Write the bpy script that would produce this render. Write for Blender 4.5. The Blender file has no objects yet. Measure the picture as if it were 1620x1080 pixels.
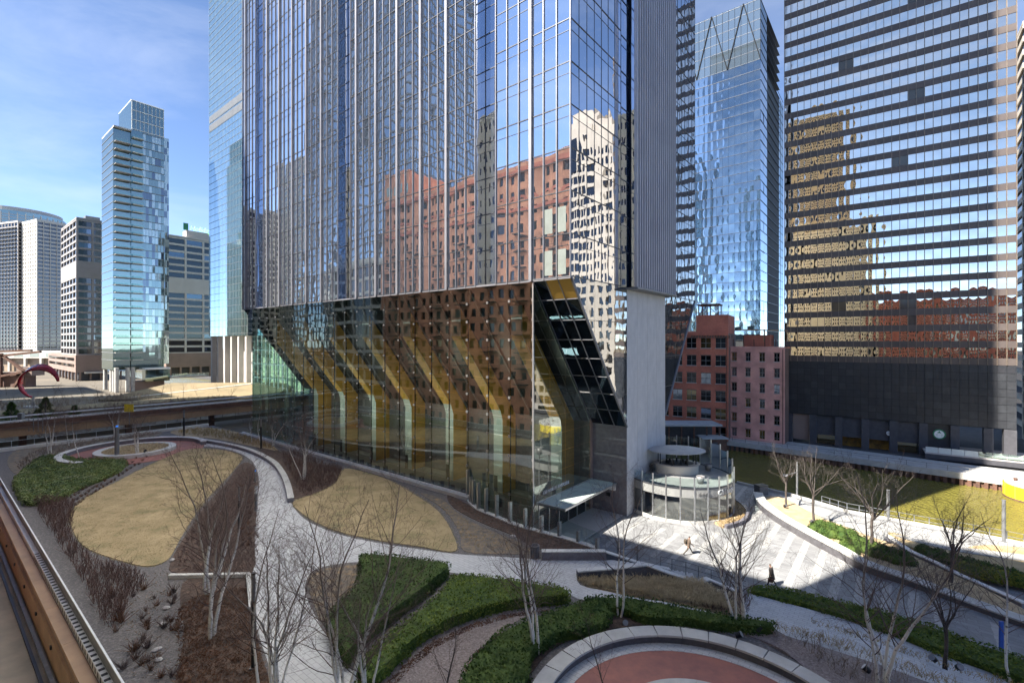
import bpy, math, random
import numpy as np
from mathutils import Vector, Matrix
R = math.radians
SC = bpy.context.scene
COL = SC.collection
rnd = random.Random(7)

# ------------------------------------------------------------------ camera, sky, sun, exposure
F = 755.0                                   # focal length in photograph pixels (1620 wide)
CZ = 20.6                                   # eye height over the plaza
cam = bpy.data.cameras.new('camera'); camo = bpy.data.objects.new('camera', cam); COL.objects.link(camo)
cam.sensor_width = 36.0; cam.lens = 36.0 * F / 1620.0
cam.clip_start = 0.3; cam.clip_end = 6000
camo.location = (0, 0, CZ); camo.rotation_euler = (R(90), 0, 0)
SC.camera = camo

SUN_AZ = math.atan2(-0.88, -0.475)         # clockwise from +Y
SUN_EL = R(46)
world = bpy.data.worlds.new('World'); SC.world = world; world.use_nodes = True
wn = world.node_tree.nodes; wl = world.node_tree.links
bg = wn['Background']; bg.inputs[1].default_value = 0.064
sky = wn.new('ShaderNodeTexSky'); sky.sky_type = 'NISHITA'; sky.sun_disc = False
sky.sun_elevation = SUN_EL; sky.sun_rotation = SUN_AZ
sky.air_density = 0.45; sky.dust_density = 0.0; sky.ozone_density = 1.3; sky.altitude = 200
tc = wn.new('ShaderNodeTexCoord'); mp = wn.new('ShaderNodeMapping'); mp.inputs['Scale'].default_value = (1.0, 1.6, 4.5)
mp.inputs['Rotation'].default_value = (R(12), R(-8), 0)
cn = wn.new('ShaderNodeTexNoise'); cn.inputs['Scale'].default_value = 2.1; cn.inputs['Detail'].default_value = 7
cn.inputs['Roughness'].default_value = 0.6; cn.inputs['Distortion'].default_value = 0.6
cr = wn.new('ShaderNodeValToRGB'); cr.color_ramp.elements[0].position = 0.43; cr.color_ramp.elements[1].position = 0.78
cr.color_ramp.elements[1].color = (0.22, 0.22, 0.22, 1)
cm = wn.new('ShaderNodeMix'); cm.data_type = 'RGBA'; cm.inputs[7].default_value = (3.4, 3.6, 4.0, 1)
wl.new(tc.outputs['Generated'], mp.inputs[0]); wl.new(mp.outputs[0], cn.inputs['Vector']); wl.new(cn.outputs['Fac'], cr.inputs[0])
wl.new(cr.outputs[0], cm.inputs[0]); wl.new(sky.outputs[0], cm.inputs[6]); wl.new(cm.outputs[2], bg.inputs[0])
sl = bpy.data.lights.new('sun', 'SUN'); sl.energy = 3.2; sl.angle = R(0.53); sl.color = (1.0, 0.93, 0.82)
so = bpy.data.objects.new('sun', sl); COL.objects.link(so); so.location = (-60, -40, 120)
SV = Vector((math.sin(SUN_AZ) * math.cos(SUN_EL), math.cos(SUN_AZ) * math.cos(SUN_EL), math.sin(SUN_EL)))
so.rotation_euler = SV.to_track_quat('Z', 'Y').to_euler()
SC.view_settings.view_transform = 'Standard'; SC.view_settings.look = 'None'
SC.view_settings.exposure = 2.6; SC.view_settings.gamma = 1
SC.render.engine = 'CYCLES'
SC.cycles.use_denoising = True
SC.cycles.max_bounces = 8; SC.cycles.diffuse_bounces = 3; SC.cycles.glossy_bounces = 5
SC.cycles.transparent_max_bounces = 14; SC.cycles.transmission_bounces = 4
SC.cycles.caustics_reflective = True; SC.cycles.blur_glossy = 1.0; SC.cycles.caustics_refractive = False
SC.cycles.sample_clamp_indirect = 6

# ------------------------------------------------------------------ frames
D1 = Vector((-0.780, 0.6265, 0)); D2 = Vector((0.6265, 0.780, 0))   # street grid: along the tower, into the tower
P0 = Vector((5.74, 46.6, 0))                                         # south-west corner of the tower
GROT = math.atan2(-D1.y, -D1.x)                                      # local x = -D1, local y = D2
def P(px, py, z=0.0):
    """ground point seen at a photograph position, at height z"""
    y = F * (CZ - z) / (py - 540.0)
    return Vector(((px - 810.0) / F * y, y, z))
def W(u, v, z=0.0):
    return P0 + D1 * u + D2 * v + Vector((0, 0, z))
def at_depth(px, Y, z=0.0):
    return Vector(((px - 810.0) / F * Y, Y, z))
def reach(c, d, px):
    """length along d from c until the column px"""
    k = (px - 810.0) / F
    return (k * c.y - c.x) / (d.x - k * d.y)
G = 2.5                                                              # garden level

# ------------------------------------------------------------------ materials
MATS = {}
def mk(name, c1, c2=None, scale=1.0, rough=0.7, metal=0.0, bump=0.0, bscale=None, detail=4.0, stretch=None, spec=0.5, lo=0.35, hi=0.65, c3=None):
    if name in MATS: return MATS[name]
    m = bpy.data.materials.new(name); m.use_nodes = True
    n = m.node_tree.nodes; l = m.node_tree.links; b = n['Principled BSDF']
    b.inputs['Roughness'].default_value = rough; b.inputs['Metallic'].default_value = metal
    b.inputs['Specular IOR Level'].default_value = spec
    g = n.new('ShaderNodeNewGeometry'); vec = g.outputs['Position']
    if stretch:
        mpn = n.new('ShaderNodeMapping'); mpn.inputs['Scale'].default_value = stretch
        l.new(vec, mpn.inputs[0]); vec = mpn.outputs[0]
    if c2 is None: c2 = tuple(x * 0.82 for x in c1)
    t = n.new('ShaderNodeTexNoise'); t.inputs['Scale'].default_value = scale; t.inputs['Detail'].default_value = detail
    t.inputs['Roughness'].default_value = 0.65
    l.new(vec, t.inputs['Vector'])
    r = n.new('ShaderNodeValToRGB'); r.color_ramp.elements[0].position = lo; r.color_ramp.elements[1].position = hi
    r.color_ramp.elements[0].color = (*c1, 1); r.color_ramp.elements[1].color = (*c2, 1)
    if c3:
        e = r.color_ramp.elements.new((lo + hi) / 2); e.color = (*c3, 1)
    l.new(t.outputs['Fac'], r.inputs[0]); l.new(r.outputs[0], b.inputs['Base Color'])
    if bump:
        t2 = n.new('ShaderNodeTexNoise'); t2.inputs['Scale'].default_value = bscale or scale * 3; t2.inputs['Detail'].default_value = 3
        l.new(vec, t2.inputs['Vector'])
        bn = n.new('ShaderNodeBump'); bn.inputs['Strength'].default_value = bump; bn.inputs['Distance'].default_value = 0.05
        l.new(t2.outputs['Fac'], bn.inputs['Height']); l.new(bn.outputs[0], b.inputs['Normal'])
    MATS[name] = m
    return m
def mirror(name, col, rough=0.02, wob=0.0, wscale=0.5, dark=(0.02, 0.025, 0.03), fac=0.8):
    """coated facade glass: a mirror over a dark room"""
    m = bpy.data.materials.new(name); m.use_nodes = True
    n = m.node_tree.nodes; l = m.node_tree.links
    b = n['Principled BSDF']; b.inputs['Metallic'].default_value = 1.0; b.inputs['Roughness'].default_value = rough
    b.inputs['Base Color'].default_value = (*col, 1)
    g = n.new('ShaderNodeNewGeometry')
    if wob:
        t = n.new('ShaderNodeTexNoise'); t.inputs['Scale'].default_value = wscale; t.inputs['Detail'].default_value = 1.5
        l.new(g.outputs['Position'], t.inputs['Vector'])
        bn = n.new('ShaderNodeBump'); bn.inputs['Strength'].default_value = 1.0; bn.inputs['Distance'].default_value = wob
        l.new(t.outputs['Fac'], bn.inputs['Height']); l.new(bn.outputs[0], b.inputs['Normal'])
    d = n.new('ShaderNodeBsdfDiffuse'); d.inputs[0].default_value = (*dark, 1)
    mx = n.new('ShaderNodeMixShader'); mx.inputs[0].default_value = fac
    l.new(d.outputs[0], mx.inputs[1]); l.new(b.outputs[0], mx.inputs[2]); l.new(mx.outputs[0], n['Material Output'].inputs[0])
    return m
def clear_glass(name, tint, ior=2.4, wob=0.0, wscale=0.7):
    m = bpy.data.materials.new(name); m.use_nodes = True
    n = m.node_tree.nodes; l = m.node_tree.links; n.remove(n['Principled BSDF'])
    tr = n.new('ShaderNodeBsdfTransparent'); tr.inputs[0].default_value = (*tint, 1)
    gl = n.new('ShaderNodeBsdfAnisotropic'); gl.inputs['Roughness'].default_value = 0.02
    gl.inputs[0].default_value = (0.95, 1, 0.98, 1)
    fr = n.new('ShaderNodeFresnel'); fr.inputs[0].default_value = ior
    if wob:
        g = n.new('ShaderNodeNewGeometry')
        t = n.new('ShaderNodeTexNoise'); t.inputs['Scale'].default_value = wscale; t.inputs['Detail'].default_value = 1
        l.new(g.outputs['Position'], t.inputs['Vector'])
        bn = n.new('ShaderNodeBump'); bn.inputs['Distance'].default_value = wob; bn.inputs['Strength'].default_value = 1
        l.new(t.outputs['Fac'], bn.inputs['Height']); l.new(bn.outputs[0], gl.inputs['Normal'])
    mx = n.new('ShaderNodeMixShader')
    l.new(fr.outputs[0], mx.inputs[0]); l.new(tr.outputs[0], mx.inputs[1]); l.new(gl.outputs[0], mx.inputs[2])
    l.new(mx.outputs[0], n['Material Output'].inputs[0])
    return m
def emit(name, col, s):
    m = bpy.data.materials.new(name); m.use_nodes = True
    b = m.node_tree.nodes['Principled BSDF']; b.inputs['Base Color'].default_value = (*col, 1)
    b.inputs['Emission Color'].default_value = (*col, 1); b.inputs['Emission Strength'].default_value = s
    return m
def brick_mat(name, c1, c2, mortar, rot=0.0, sc=1.0):
    m = bpy.data.materials.new(name); m.use_nodes = True
    n = m.node_tree.nodes; l = m.node_tree.links; b = n['Principled BSDF']; b.inputs['Roughness'].default_value = 0.85
    tcn = n.new('ShaderNodeTexCoord'); sx = n.new('ShaderNodeSeparateXYZ'); l.new(tcn.outputs['Object'], sx.inputs[0])
    ad = n.new('ShaderNodeMath'); l.new(sx.outputs[0], ad.inputs[0]); l.new(sx.outputs[1], ad.inputs[1])
    cx = n.new('ShaderNodeCombineXYZ'); l.new(ad.outputs[0], cx.inputs[0]); l.new(sx.outputs[2], cx.inputs[1])
    bt = n.new('ShaderNodeTexBrick'); bt.inputs['Scale'].default_value = 2.2 * sc; bt.inputs['Mortar Size'].default_value = 0.012
    bt.inputs['Color1'].default_value = (*c1, 1); bt.inputs['Color2'].default_value = (*c2, 1); bt.inputs['Mortar'].default_value = (*mortar, 1)
    l.new(cx.outputs[0], bt.inputs[0])
    t = n.new('ShaderNodeTexNoise'); t.inputs['Scale'].default_value = 0.35; t.inputs['Detail'].default_value = 6
    g = n.new('ShaderNodeNewGeometry'); l.new(g.outputs['Position'], t.inputs['Vector'])
    hs = n.new('ShaderNodeMapRange'); hs.inputs[1].default_value = 0.3; hs.inputs[2].default_value = 0.7; hs.inputs[3].default_value = 0.72; hs.inputs[4].default_value = 1.15
    l.new(t.outputs['Fac'], hs.inputs[0])
    mu = n.new('ShaderNodeMix'); mu.data_type = 'RGBA'; mu.blend_type = 'MULTIPLY'; mu.inputs[0].default_value = 1
    l.new(bt.outputs[0], mu.inputs[6]); l.new(hs.outputs[0], mu.inputs[7]); l.new(mu.outputs[2], b.inputs['Base Color'])
    return m

M = {}
M['paver'] = mk('paver', (0.52, 0.52, 0.52), (0.44, 0.44, 0.445), 0.9, 0.8, bump=0.15, bscale=14, detail=9, lo=0.3, hi=0.7)
M['plaza'] = mk('plaza', (0.25, 0.255, 0.262), (0.165, 0.168, 0.175), 0.55, 0.75, bump=0.12, bscale=8, detail=10, lo=0.32, hi=0.68)
M['stripe'] = mk('stripe', (0.32, 0.32, 0.315), (0.27, 0.27, 0.265), 2, 0.75, detail=8)
def paving(m, bw, bh, strength, off=0.5):
    n = m.node_tree.nodes; l = m.node_tree.links; b = n['Principled BSDF']; src = b.inputs['Base Color'].links[0].from_socket
    g = n.new('ShaderNodeNewGeometry'); mp_ = n.new('ShaderNodeMapping'); mp_.inputs['Rotation'].default_value = (0, 0, -GROT); l.new(g.outputs['Position'], mp_.inputs[0])
    br_ = n.new('ShaderNodeTexBrick'); br_.offset = off; br_.inputs['Scale'].default_value = 1.0; br_.inputs['Brick Width'].default_value = bw; br_.inputs['Row Height'].default_value = bh
    br_.inputs['Mortar Size'].default_value = 0.012; br_.inputs['Color1'].default_value = (1, 1, 1, 1); br_.inputs['Color2'].default_value = (1 - strength, 1 - strength, 1 - strength, 1); br_.inputs['Mortar'].default_value = (.5, .5, .5, 1)
    l.new(mp_.outputs[0], br_.inputs[0]); mu_ = n.new('ShaderNodeMix'); mu_.data_type = 'RGBA'; mu_.blend_type = 'MULTIPLY'; mu_.inputs[0].default_value = 1
    l.new(src, mu_.inputs[6]); l.new(br_.outputs[0], mu_.inputs[7]); l.new(mu_.outputs[2], b.inputs['Base Color'])
paving(M['plaza'], 1.35, .45, .22); paving(M['paver'], .6, .3, .10); paving(M['stripe'], .9, .6, .1)
M['lawn'] = mk('lawn', (0.44, 0.34, 0.195), (0.20, 0.18, 0.085), 0.42, 0.95, bump=0.5, bscale=9, detail=12, lo=0.3, hi=0.72, c3=(0.335, 0.255, 0.135))
M['gravel'] = mk('gravel', (0.085, 0.083, 0.088), (0.21, 0.20, 0.205), 7.0, 0.95, bump=0.8, bscale=10, detail=10, lo=0.38, hi=0.68, c3=(0.13, 0.115, 0.11))
M['pink_gravel'] = mk('pink_gravel', (0.12, 0.10, 0.10), (0.30, 0.26, 0.26), 8.0, 0.95, bump=0.8, bscale=10, detail=10, lo=0.35, hi=0.7, c3=(0.20, 0.165, 0.155))
M['mulch'] = mk('mulch', (0.040, 0.026, 0.020), (0.15, 0.092, 0.062), 3.0, 0.95, bump=0.8, bscale=12, detail=12, lo=0.35, hi=0.7, c3=(0.085, 0.055, 0.042))
M['dry_bed'] = mk('dry_bed', (0.12, 0.105, 0.09), (0.30, 0.20, 0.10), 1.6, 0.95, bump=0.7, bscale=10, detail=12, lo=0.4, hi=0.66, c3=(0.18, 0.145, 0.11))
M['lawn_blade'] = mk('lawn_blade', (0.54, 0.42, 0.24), (0.19, 0.19, 0.085), 0.42, 0.95, detail=12, lo=.36, hi=.68)
M['straw'] = mk('straw', (0.42, 0.32, 0.19), (0.27, 0.20, 0.115), 1.2, 0.95, bump=0.7, bscale=9, detail=12)
M['concrete'] = mk('concrete', (0.46, 0.455, 0.44), (0.36, 0.355, 0.34), 0.8, 0.8, bump=0.08, bscale=12, detail=9)
M['white_conc'] = mk('white_concrete', (0.60, 0.59, 0.56), (0.48, 0.47, 0.45), 0.8, 0.8, detail=9)
M['granite'] = mk('granite', (0.17, 0.165, 0.19), (0.115, 0.11, 0.13), 2.5, 0.5, bump=0.04, bscale=20, detail=12)
M['granite_lt'] = mk('granite_light', (0.45, 0.45, 0.46), (0.37, 0.37, 0.39), 1.2, 0.6, detail=12, stretch=(1, 1, 0.5))
M['granite_dk'] = mk('granite_dark', (0.10, 0.097, 0.108), (0.065, 0.062, 0.07), 3, 0.55, detail=10)
M['red_pave'] = mk('red_paving', (0.33, 0.135, 0.105), (0.235, 0.105, 0.09), 1.3, 0.85, bump=0.1, bscale=15, detail=10)
M['steel'] = mk('brushed_steel', (0.55, 0.56, 0.58), (0.45, 0.46, 0.48), 2, 0.35, metal=0.9)
M['fin'] = mk('fin_aluminium', (0.20, 0.205, 0.235), (0.165, 0.17, 0.195), 0.3, 0.5, metal=0.6)
M['blade'] = mk('blade_skylit', (0.50, 0.51, 0.56), (0.43, 0.44, 0.49), 0.3, 0.4, metal=0.5)  # fin metal made paler, sky light on the blades put into the colour
M['mullion'] = mk('mullion_dark', (0.07, 0.075, 0.09), (0.05, 0.055, 0.065), 1, 0.4, metal=0.5)
M['dark_metal'] = mk('dark_metal', (0.03, 0.03, 0.033), (0.02, 0.02, 0.022), 2, 0.5, metal=0.3)
M['grey_metal'] = mk('grey_metal', (0.22, 0.225, 0.235), (0.16, 0.165, 0.17), 2, 0.5, metal=0.4)
M['white_metal'] = mk('white_metal', (0.66, 0.67, 0.68), (0.55, 0.56, 0.57), 2, 0.45)
M['wood'] = mk('wood_panel', (0.70, 0.38, 0.07), (0.52, 0.27, 0.045), 0.6, 0.45, detail=6, stretch=(1, 1, 5))
M['pale_panel'] = mk('pale_panel', (0.58, 0.62, 0.60), (0.48, 0.52, 0.51), 0.5, 0.5)
M['dark_room'] = mk('dark_room', (0.02, 0.024, 0.028), (0.012, 0.014, 0.017), 0.5, 0.8)
M['soffit'] = mk('soffit_panel', (0.035, 0.038, 0.042), (0.022, 0.024, 0.028), 0.6, 0.35, metal=0.2)
M['tan_steel'] = mk('tan_steel', (0.37, 0.235, 0.135), (0.27, 0.17, 0.10), 0.5, 0.6, detail=8)
M['brown_steel'] = mk('brown_steel', (0.26, 0.165, 0.125), (0.19, 0.12, 0.09), 0.5, 0.6, detail=8)
M['deck_road'] = mk('deck_road', (0.235, 0.20, 0.165), (0.155, 0.135, 0.115), 0.35, 0.9, bump=0.1, detail=10)
M['asphalt'] = mk('asphalt', (0.075, 0.075, 0.08), (0.05, 0.05, 0.053), 0.7, 0.9, detail=8)
M['ground'] = mk('ground_far', (0.13, 0.11, 0.085), (0.085, 0.075, 0.06), 0.05, 0.95, detail=10)
M['rust'] = mk('rust', (0.15, 0.075, 0.05), (0.07, 0.04, 0.032), 1.2, 0.85, detail=9)
M['yellow'] = mk('yellow_paint', (0.75, 0.60, 0.02), (0.62, 0.48, 0.02), 0.8, 0.5, detail=8)
M['leaf_dark'] = mk('leaf_dark', (0.030, 0.062, 0.014), (0.075, 0.115, 0.024), 1.1, 0.75, detail=6, spec=0.2)
M['leaf_mid'] = mk('leaf_mid', (0.060, 0.105, 0.016), (0.145, 0.185, 0.030), 0.8, 0.75, detail=6, spec=0.2)
M['leaf_yellow'] = mk('leaf_yellow', (0.10, 0.125, 0.02), (0.21, 0.215, 0.035), 1.0, 0.75, detail=6, spec=0.2)
M['leaf_grey'] = mk('leaf_grey', (0.085, 0.125, 0.055), (0.19, 0.22, 0.11), 0.35, 0.7, detail=6, c3=(0.13, 0.165, 0.035))
M['twig'] = mk('twig', (0.085, 0.055, 0.048), (0.14, 0.095, 0.08), 2.0, 0.85)
M['twig_red'] = mk('twig_red', (0.10, 0.052, 0.044), (0.155, 0.09, 0.075), 1.0, 0.85)
M['twig_pale'] = mk('twig_pale', (0.26, 0.20, 0.15), (0.17, 0.12, 0.095), 2.0, 0.85)
M['bark_dark'] = mk('bark_dark', (0.045, 0.037, 0.033), (0.085, 0.07, 0.062), 5.0, 0.9, bump=0.4)
M['birch'] = mk('birch_bark', (0.64, 0.61, 0.56), (0.10, 0.085, 0.075), 5.0, 0.8, detail=4, stretch=(1, 1, 0.9), lo=0.57, hi=0.68)
def bark_height(m, lo, hi, col):
    n = m.node_tree.nodes; l = m.node_tree.links; b = n['Principled BSDF']; src = b.inputs['Base Color'].links[0].from_socket
    t = n.new('ShaderNodeTexCoord'); sp_ = n.new('ShaderNodeSeparateXYZ'); l.new(t.outputs['Object'], sp_.inputs[0]); mr = n.new('ShaderNodeMapRange'); mr.inputs[1].default_value = lo; mr.inputs[2].default_value = hi
    l.new(sp_.outputs[2], mr.inputs[0]); mx_ = n.new('ShaderNodeMix'); mx_.data_type = 'RGBA'; mx_.inputs[7].default_value = (*col, 1); l.new(mr.outputs[0], mx_.inputs[0]); l.new(src, mx_.inputs[6]); l.new(mx_.outputs[2], b.inputs['Base Color'])
bark_height(M['birch'], 3.2, 7.5, (0.13, 0.095, 0.08))
M['grass_tan'] = mk('grass_tan', (0.66, 0.54, 0.34), (0.45, 0.35, 0.21), 1.5, 0.9)
M['grass_gold'] = mk('grass_gold', (0.42, 0.30, 0.12), (0.25, 0.165, 0.065), 1.5, 0.9)
M['grass_rust'] = mk('grass_rust', (0.17, 0.075, 0.035), (0.09, 0.042, 0.024), 1.0, 0.9)
M['bronze_span'] = mk('bronze_spandrel', (0.105, 0.085, 0.078), (0.075, 0.06, 0.056), 0.15, 0.5, metal=0.2, detail=5)
M['bronze_fin'] = mk('bronze_mullion', (0.27, 0.215, 0.165), (0.2, 0.16, 0.125), 1, 0.45, metal=0.5)
M['blk1'] = mk('black_panel_a', (0.026, 0.028, 0.034), (0.018, 0.02, 0.025), 0.8, 0.5)
M['blk2'] = mk('black_panel_b', (0.034, 0.037, 0.044), (0.025, 0.027, 0.032), 0.8, 0.45)
M['blk3'] = mk('black_panel_c', (0.020, 0.023, 0.028), (0.03, 0.03, 0.036), 0.8, 0.4)
M['char'] = mk('charcoal_wall', (0.062, 0.062, 0.072), (0.045, 0.045, 0.053), 1.5, 0.7, detail=8)
M['lime'] = mk('limestone', (0.56, 0.50, 0.41), (0.46, 0.40, 0.32), 0.2, 0.8, detail=8)
M['matte'] = mk('matte_dark', (0.03, 0.032, 0.035), (0.022, 0.024, 0.026), 1, 0.95, spec=0.0)
M['gold_stone'] = mk('sunlit_limestone', (0.48, 0.38, 0.23), (0.40, 0.315, 0.19), 0.15, 0.85)  # yellow stone with the gold of sunlight put into its colour
M['crown_stone'] = mk('crown_limestone', (0.34, 0.305, 0.265), (0.27, 0.24, 0.21), 0.2, 0.8, detail=8)
M['stone_dark'] = mk('stone_dark', (0.27, 0.255, 0.25), (0.22, 0.205, 0.20), 0.1, 0.7)
M['slope'] = mk('slope_turf', (0.20, 0.15, 0.085), (0.13, 0.105, 0.06), 0.12, 0.95, detail=10)
M['fascia'] = mk('fascia_panel', (0.24, 0.245, 0.245), (0.18, 0.185, 0.185), 0.6, 0.3, detail=8)
M['cream'] = mk('cream_bounce', (0.74, 0.63, 0.44), (0.66, 0.55, 0.37), 0.15, 0.85)  # pale to bounce warm light into the garden, golden tint imitates sun
M['off_white'] = mk('off_white_wall', (0.50, 0.48, 0.44), (0.43, 0.41, 0.37), 0.1, 0.7)
M['stone_grey'] = mk('stone_grey', (0.40, 0.375, 0.36), (0.33, 0.31, 0.30), 0.1, 0.7)
M['stone_brown'] = mk('stone_brown', (0.25, 0.18, 0.15), (0.20, 0.145, 0.12), 0.1, 0.75)
M['brick_red'] = brick_mat('brick_red', (0.50, 0.155, 0.095), (0.40, 0.12, 0.08), (0.38, 0.20, 0.15))
M['brick_dark'] = brick_mat('brick_dark', (0.20, 0.115, 0.09), (0.14, 0.085, 0.07), (0.17, 0.13, 0.11))
M['brick_pink'] = brick_mat('brick_pink', (0.68, 0.35, 0.30), (0.62, 0.31, 0.27), (0.58, 0.36, 0.31))
M['brick_orange'] = brick_mat('brick_orange', (0.55, 0.25, 0.15), (0.47, 0.205, 0.12), (0.45, 0.29, 0.21))
M['brick_tan'] = brick_mat('brick_tan', (0.36, 0.27, 0.19), (0.30, 0.22, 0.155), (0.33, 0.27, 0.21))
M['g_west'] = mirror('tower_glass', (0.84, 0.87, 0.89), 0.012, 0.006, 0.4, (0.09, 0.11, 0.15), 0.86)
M['g_notch'] = mirror('tower_notch_glass', (0.76, 0.80, 0.87), 0.015, 0.006, 0.5, (0.03, 0.05, 0.10), 0.8)
M['g_south'] = mirror('tower_south_glass', (0.74, 0.78, 0.84), 0.01, 0.007, 0.5, (0.05, 0.06, 0.08), 0.9)
M['g_lower'] = mirror('tower_lower_glass', (0.60, 0.64, 0.68), 0.01, 0.008, 0.5, (0.02, 0.025, 0.03), 0.85)
M['g_slope'] = mirror('soffit_glass', (0.07, 0.095, 0.13), 0.03, 0.01, 0.6, (0.008, 0.012, 0.018), 0.7)
M['g_bronze'] = mirror('bronze_glass', (0.88, 0.79, 0.66), 0.01, 0.0, 0.5, (0.02, 0.02, 0.02), 0.85)
M['g_bronze_dk'] = mirror('bronze_louvre', (0.20, 0.18, 0.15), 0.2, 0.0, 0.5, (0.06, 0.055, 0.05), 0.4)
M['g_blue'] = mirror('blue_glass', (0.58, 0.64, 0.66), 0.02, 0.0, 0.3, (0.03, 0.05, 0.08), 0.85)
M['g_screen'] = mirror('pale_screen_glass', (0.46, 0.53, 0.54), 0.05, 0.0, 0.3, (0.10, 0.12, 0.12), 0.65)
M['g_teal'] = mirror('teal_glass', (0.62, 0.76, 0.80), 0.02, 0.004, 0.2, (0.06, 0.11, 0.12), 0.85)
M['g_dark'] = mirror('dark_window', (0.13, 0.125, 0.125), 0.03, 0.004, 0.3, (0.015, 0.017, 0.02), 0.75)
M['g_alta'] = mirror('slate_window', (0.22, 0.25, 0.29), 0.03, 0.004, 0.3, (0.02, 0.025, 0.03), 0.8)
M['g_pale'] = mirror('pale_window', (0.62, 0.72, 0.72), 0.05, 0.004, 0.3, (0.36, 0.42, 0.40), 0.5)
M['g_green'] = mirror('green_window', (0.34, 0.42, 0.40), 0.03, 0.004, 0.3, (0.06, 0.09, 0.085), 0.75)
M['g_amber'] = mirror('amber_window', (0.62, 0.50, 0.30), 0.03, 0.0, 0.3, (0.12, 0.08, 0.03), 0.7)
M['lobby_glass'] = clear_glass('lobby_glass', (0.42, 0.58, 0.58), 2.75, 0.004, 0.5)
M['rail_glass'] = clear_glass('rail_glass', (0.74, 0.86, 0.83), 1.9)
M['canopy_glass'] = clear_glass('canopy_glass', (0.58, 0.72, 0.70), 2.2)
def frosted(name, col, fac):
    m = clear_glass(name, (0.7, 0.8, 0.78), 1.7); n = m.node_tree.nodes; l = m.node_tree.links
    out = n['Material Output']; top = out.inputs[0].links[0].from_node
    d = n.new('ShaderNodeBsdfDiffuse'); d.inputs[0].default_value = (*col, 1); mx = n.new('ShaderNodeMixShader'); mx.inputs[0].default_value = fac
    l.new(top.outputs[0], mx.inputs[1]); l.new(d.outputs[0], mx.inputs[2]); l.new(mx.outputs[0], out.inputs[0])
    return m
M['frosted'] = frosted('frosted_glass', (0.55, 0.64, 0.62), 0.6)
M['drum_glass'] = clear_glass('drum_glass', (0.50, 0.54, 0.56), 3.0, 0.006, 0.8)
M['blind'] = mk('blind', (0.15, 0.175, 0.17), (0.12, 0.14, 0.135), 1, 0.8)
M['gold_lit'] = mk('gold_glow_paint', (0.45, 0.25, 0.04), (0.12, 0.07, 0.02), 0.9, 0.6, detail=8)  # golden light of the openings put into the colour, nothing emits
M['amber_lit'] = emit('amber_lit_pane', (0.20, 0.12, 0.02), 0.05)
M['lobby_lit'] = emit('lit_lobby', (0.60, 0.62, 0.42), 0.12)
M['green_lit'] = emit('green_sign', (0.30, 0.75, 0.22), 0.35)
M['blue_lamp'] = emit('blue_lamp', (0.03, 0.2, 0.75), 0.2)
M['blue'] = mk('blue_paint', (0.02, 0.09, 0.42), (0.015, 0.07, 0.35), 2, 0.5)
M['red_gloss'] = mk('red_gloss', (0.33, 0.012, 0.022), (0.24, 0.01, 0.018), 0.8, 0.25)
M['skin'] = mk('skin', (0.42, 0.25, 0.18), (0.38, 0.22, 0.16), 4, 0.6)
M['cloth_olive'] = mk('cloth_olive', (0.075, 0.06, 0.045), (0.05, 0.04, 0.03), 6, 0.9)
M['cloth_tan'] = mk('cloth_tan', (0.13, 0.095, 0.07), (0.09, 0.065, 0.05), 6, 0.9)
M['cloth_black'] = mk('cloth_black', (0.022, 0.018, 0.017), (0.014, 0.012, 0.012), 6, 0.9)
M['hair'] = mk('hair', (0.06, 0.04, 0.03), (0.04, 0.028, 0.02), 8, 0.8)
M['sign_white'] = mk('sign_white', (0.72, 0.73, 0.72), (0.66, 0.67, 0.66), 3, 0.5)
M['sign_green'] = mk('sign_green', (0.02, 0.20, 0.10), (0.015, 0.16, 0.08), 3, 0.5)
M['lichen_roof'] = mk('roof_grey', (0.36, 0.37, 0.38), (0.28, 0.29, 0.30), 0.8, 0.8, detail=8)

# water: murky green river with small ripples
def water_mat():
    m = bpy.data.materials.new('river_water'); m.use_nodes = True
    n = m.node_tree.nodes; l = m.node_tree.links; b = n['Principled BSDF']
    b.inputs['Roughness'].default_value = 0.06; b.inputs['IOR'].default_value = 1.33
    g = n.new('ShaderNodeNewGeometry')
    t = n.new('ShaderNodeTexNoise'); t.inputs['Scale'].default_value = 0.06; t.inputs['Detail'].default_value = 5
    l.new(g.outputs['Position'], t.inputs['Vector'])
    r = n.new('ShaderNodeValToRGB'); r.color_ramp.elements[0].position = 0.3; r.color_ramp.elements[1].position = 0.7
    r.color_ramp.elements[0].color = (0.12, 0.11, 0.024, 1); r.color_ramp.elements[1].color = (0.17, 0.15, 0.034, 1)
    l.new(t.outputs['Fac'], r.inputs[0]); l.new(r.outputs[0], b.inputs['Base Color'])
    t2 = n.new('ShaderNodeTexNoise'); t2.inputs['Scale'].default_value = 1.0; t2.inputs['Detail'].default_value = 4
    wm = n.new('ShaderNodeMapping'); wm.inputs['Rotation'].default_value = (0, 0, .6); wm.inputs['Scale'].default_value = (2.2, .7, 1); l.new(g.outputs['Position'], wm.inputs[0]); l.new(wm.outputs[0], t2.inputs['Vector'])
    bn = n.new('ShaderNodeBump'); bn.inputs['Distance'].default_value = 0.35; bn.inputs['Strength'].default_value = 1.0
    l.new(t2.outputs['Fac'], bn.inputs['Height']); l.new(bn.outputs[0], b.inputs['Normal'])
    return m
M['water'] = water_mat()

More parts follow.
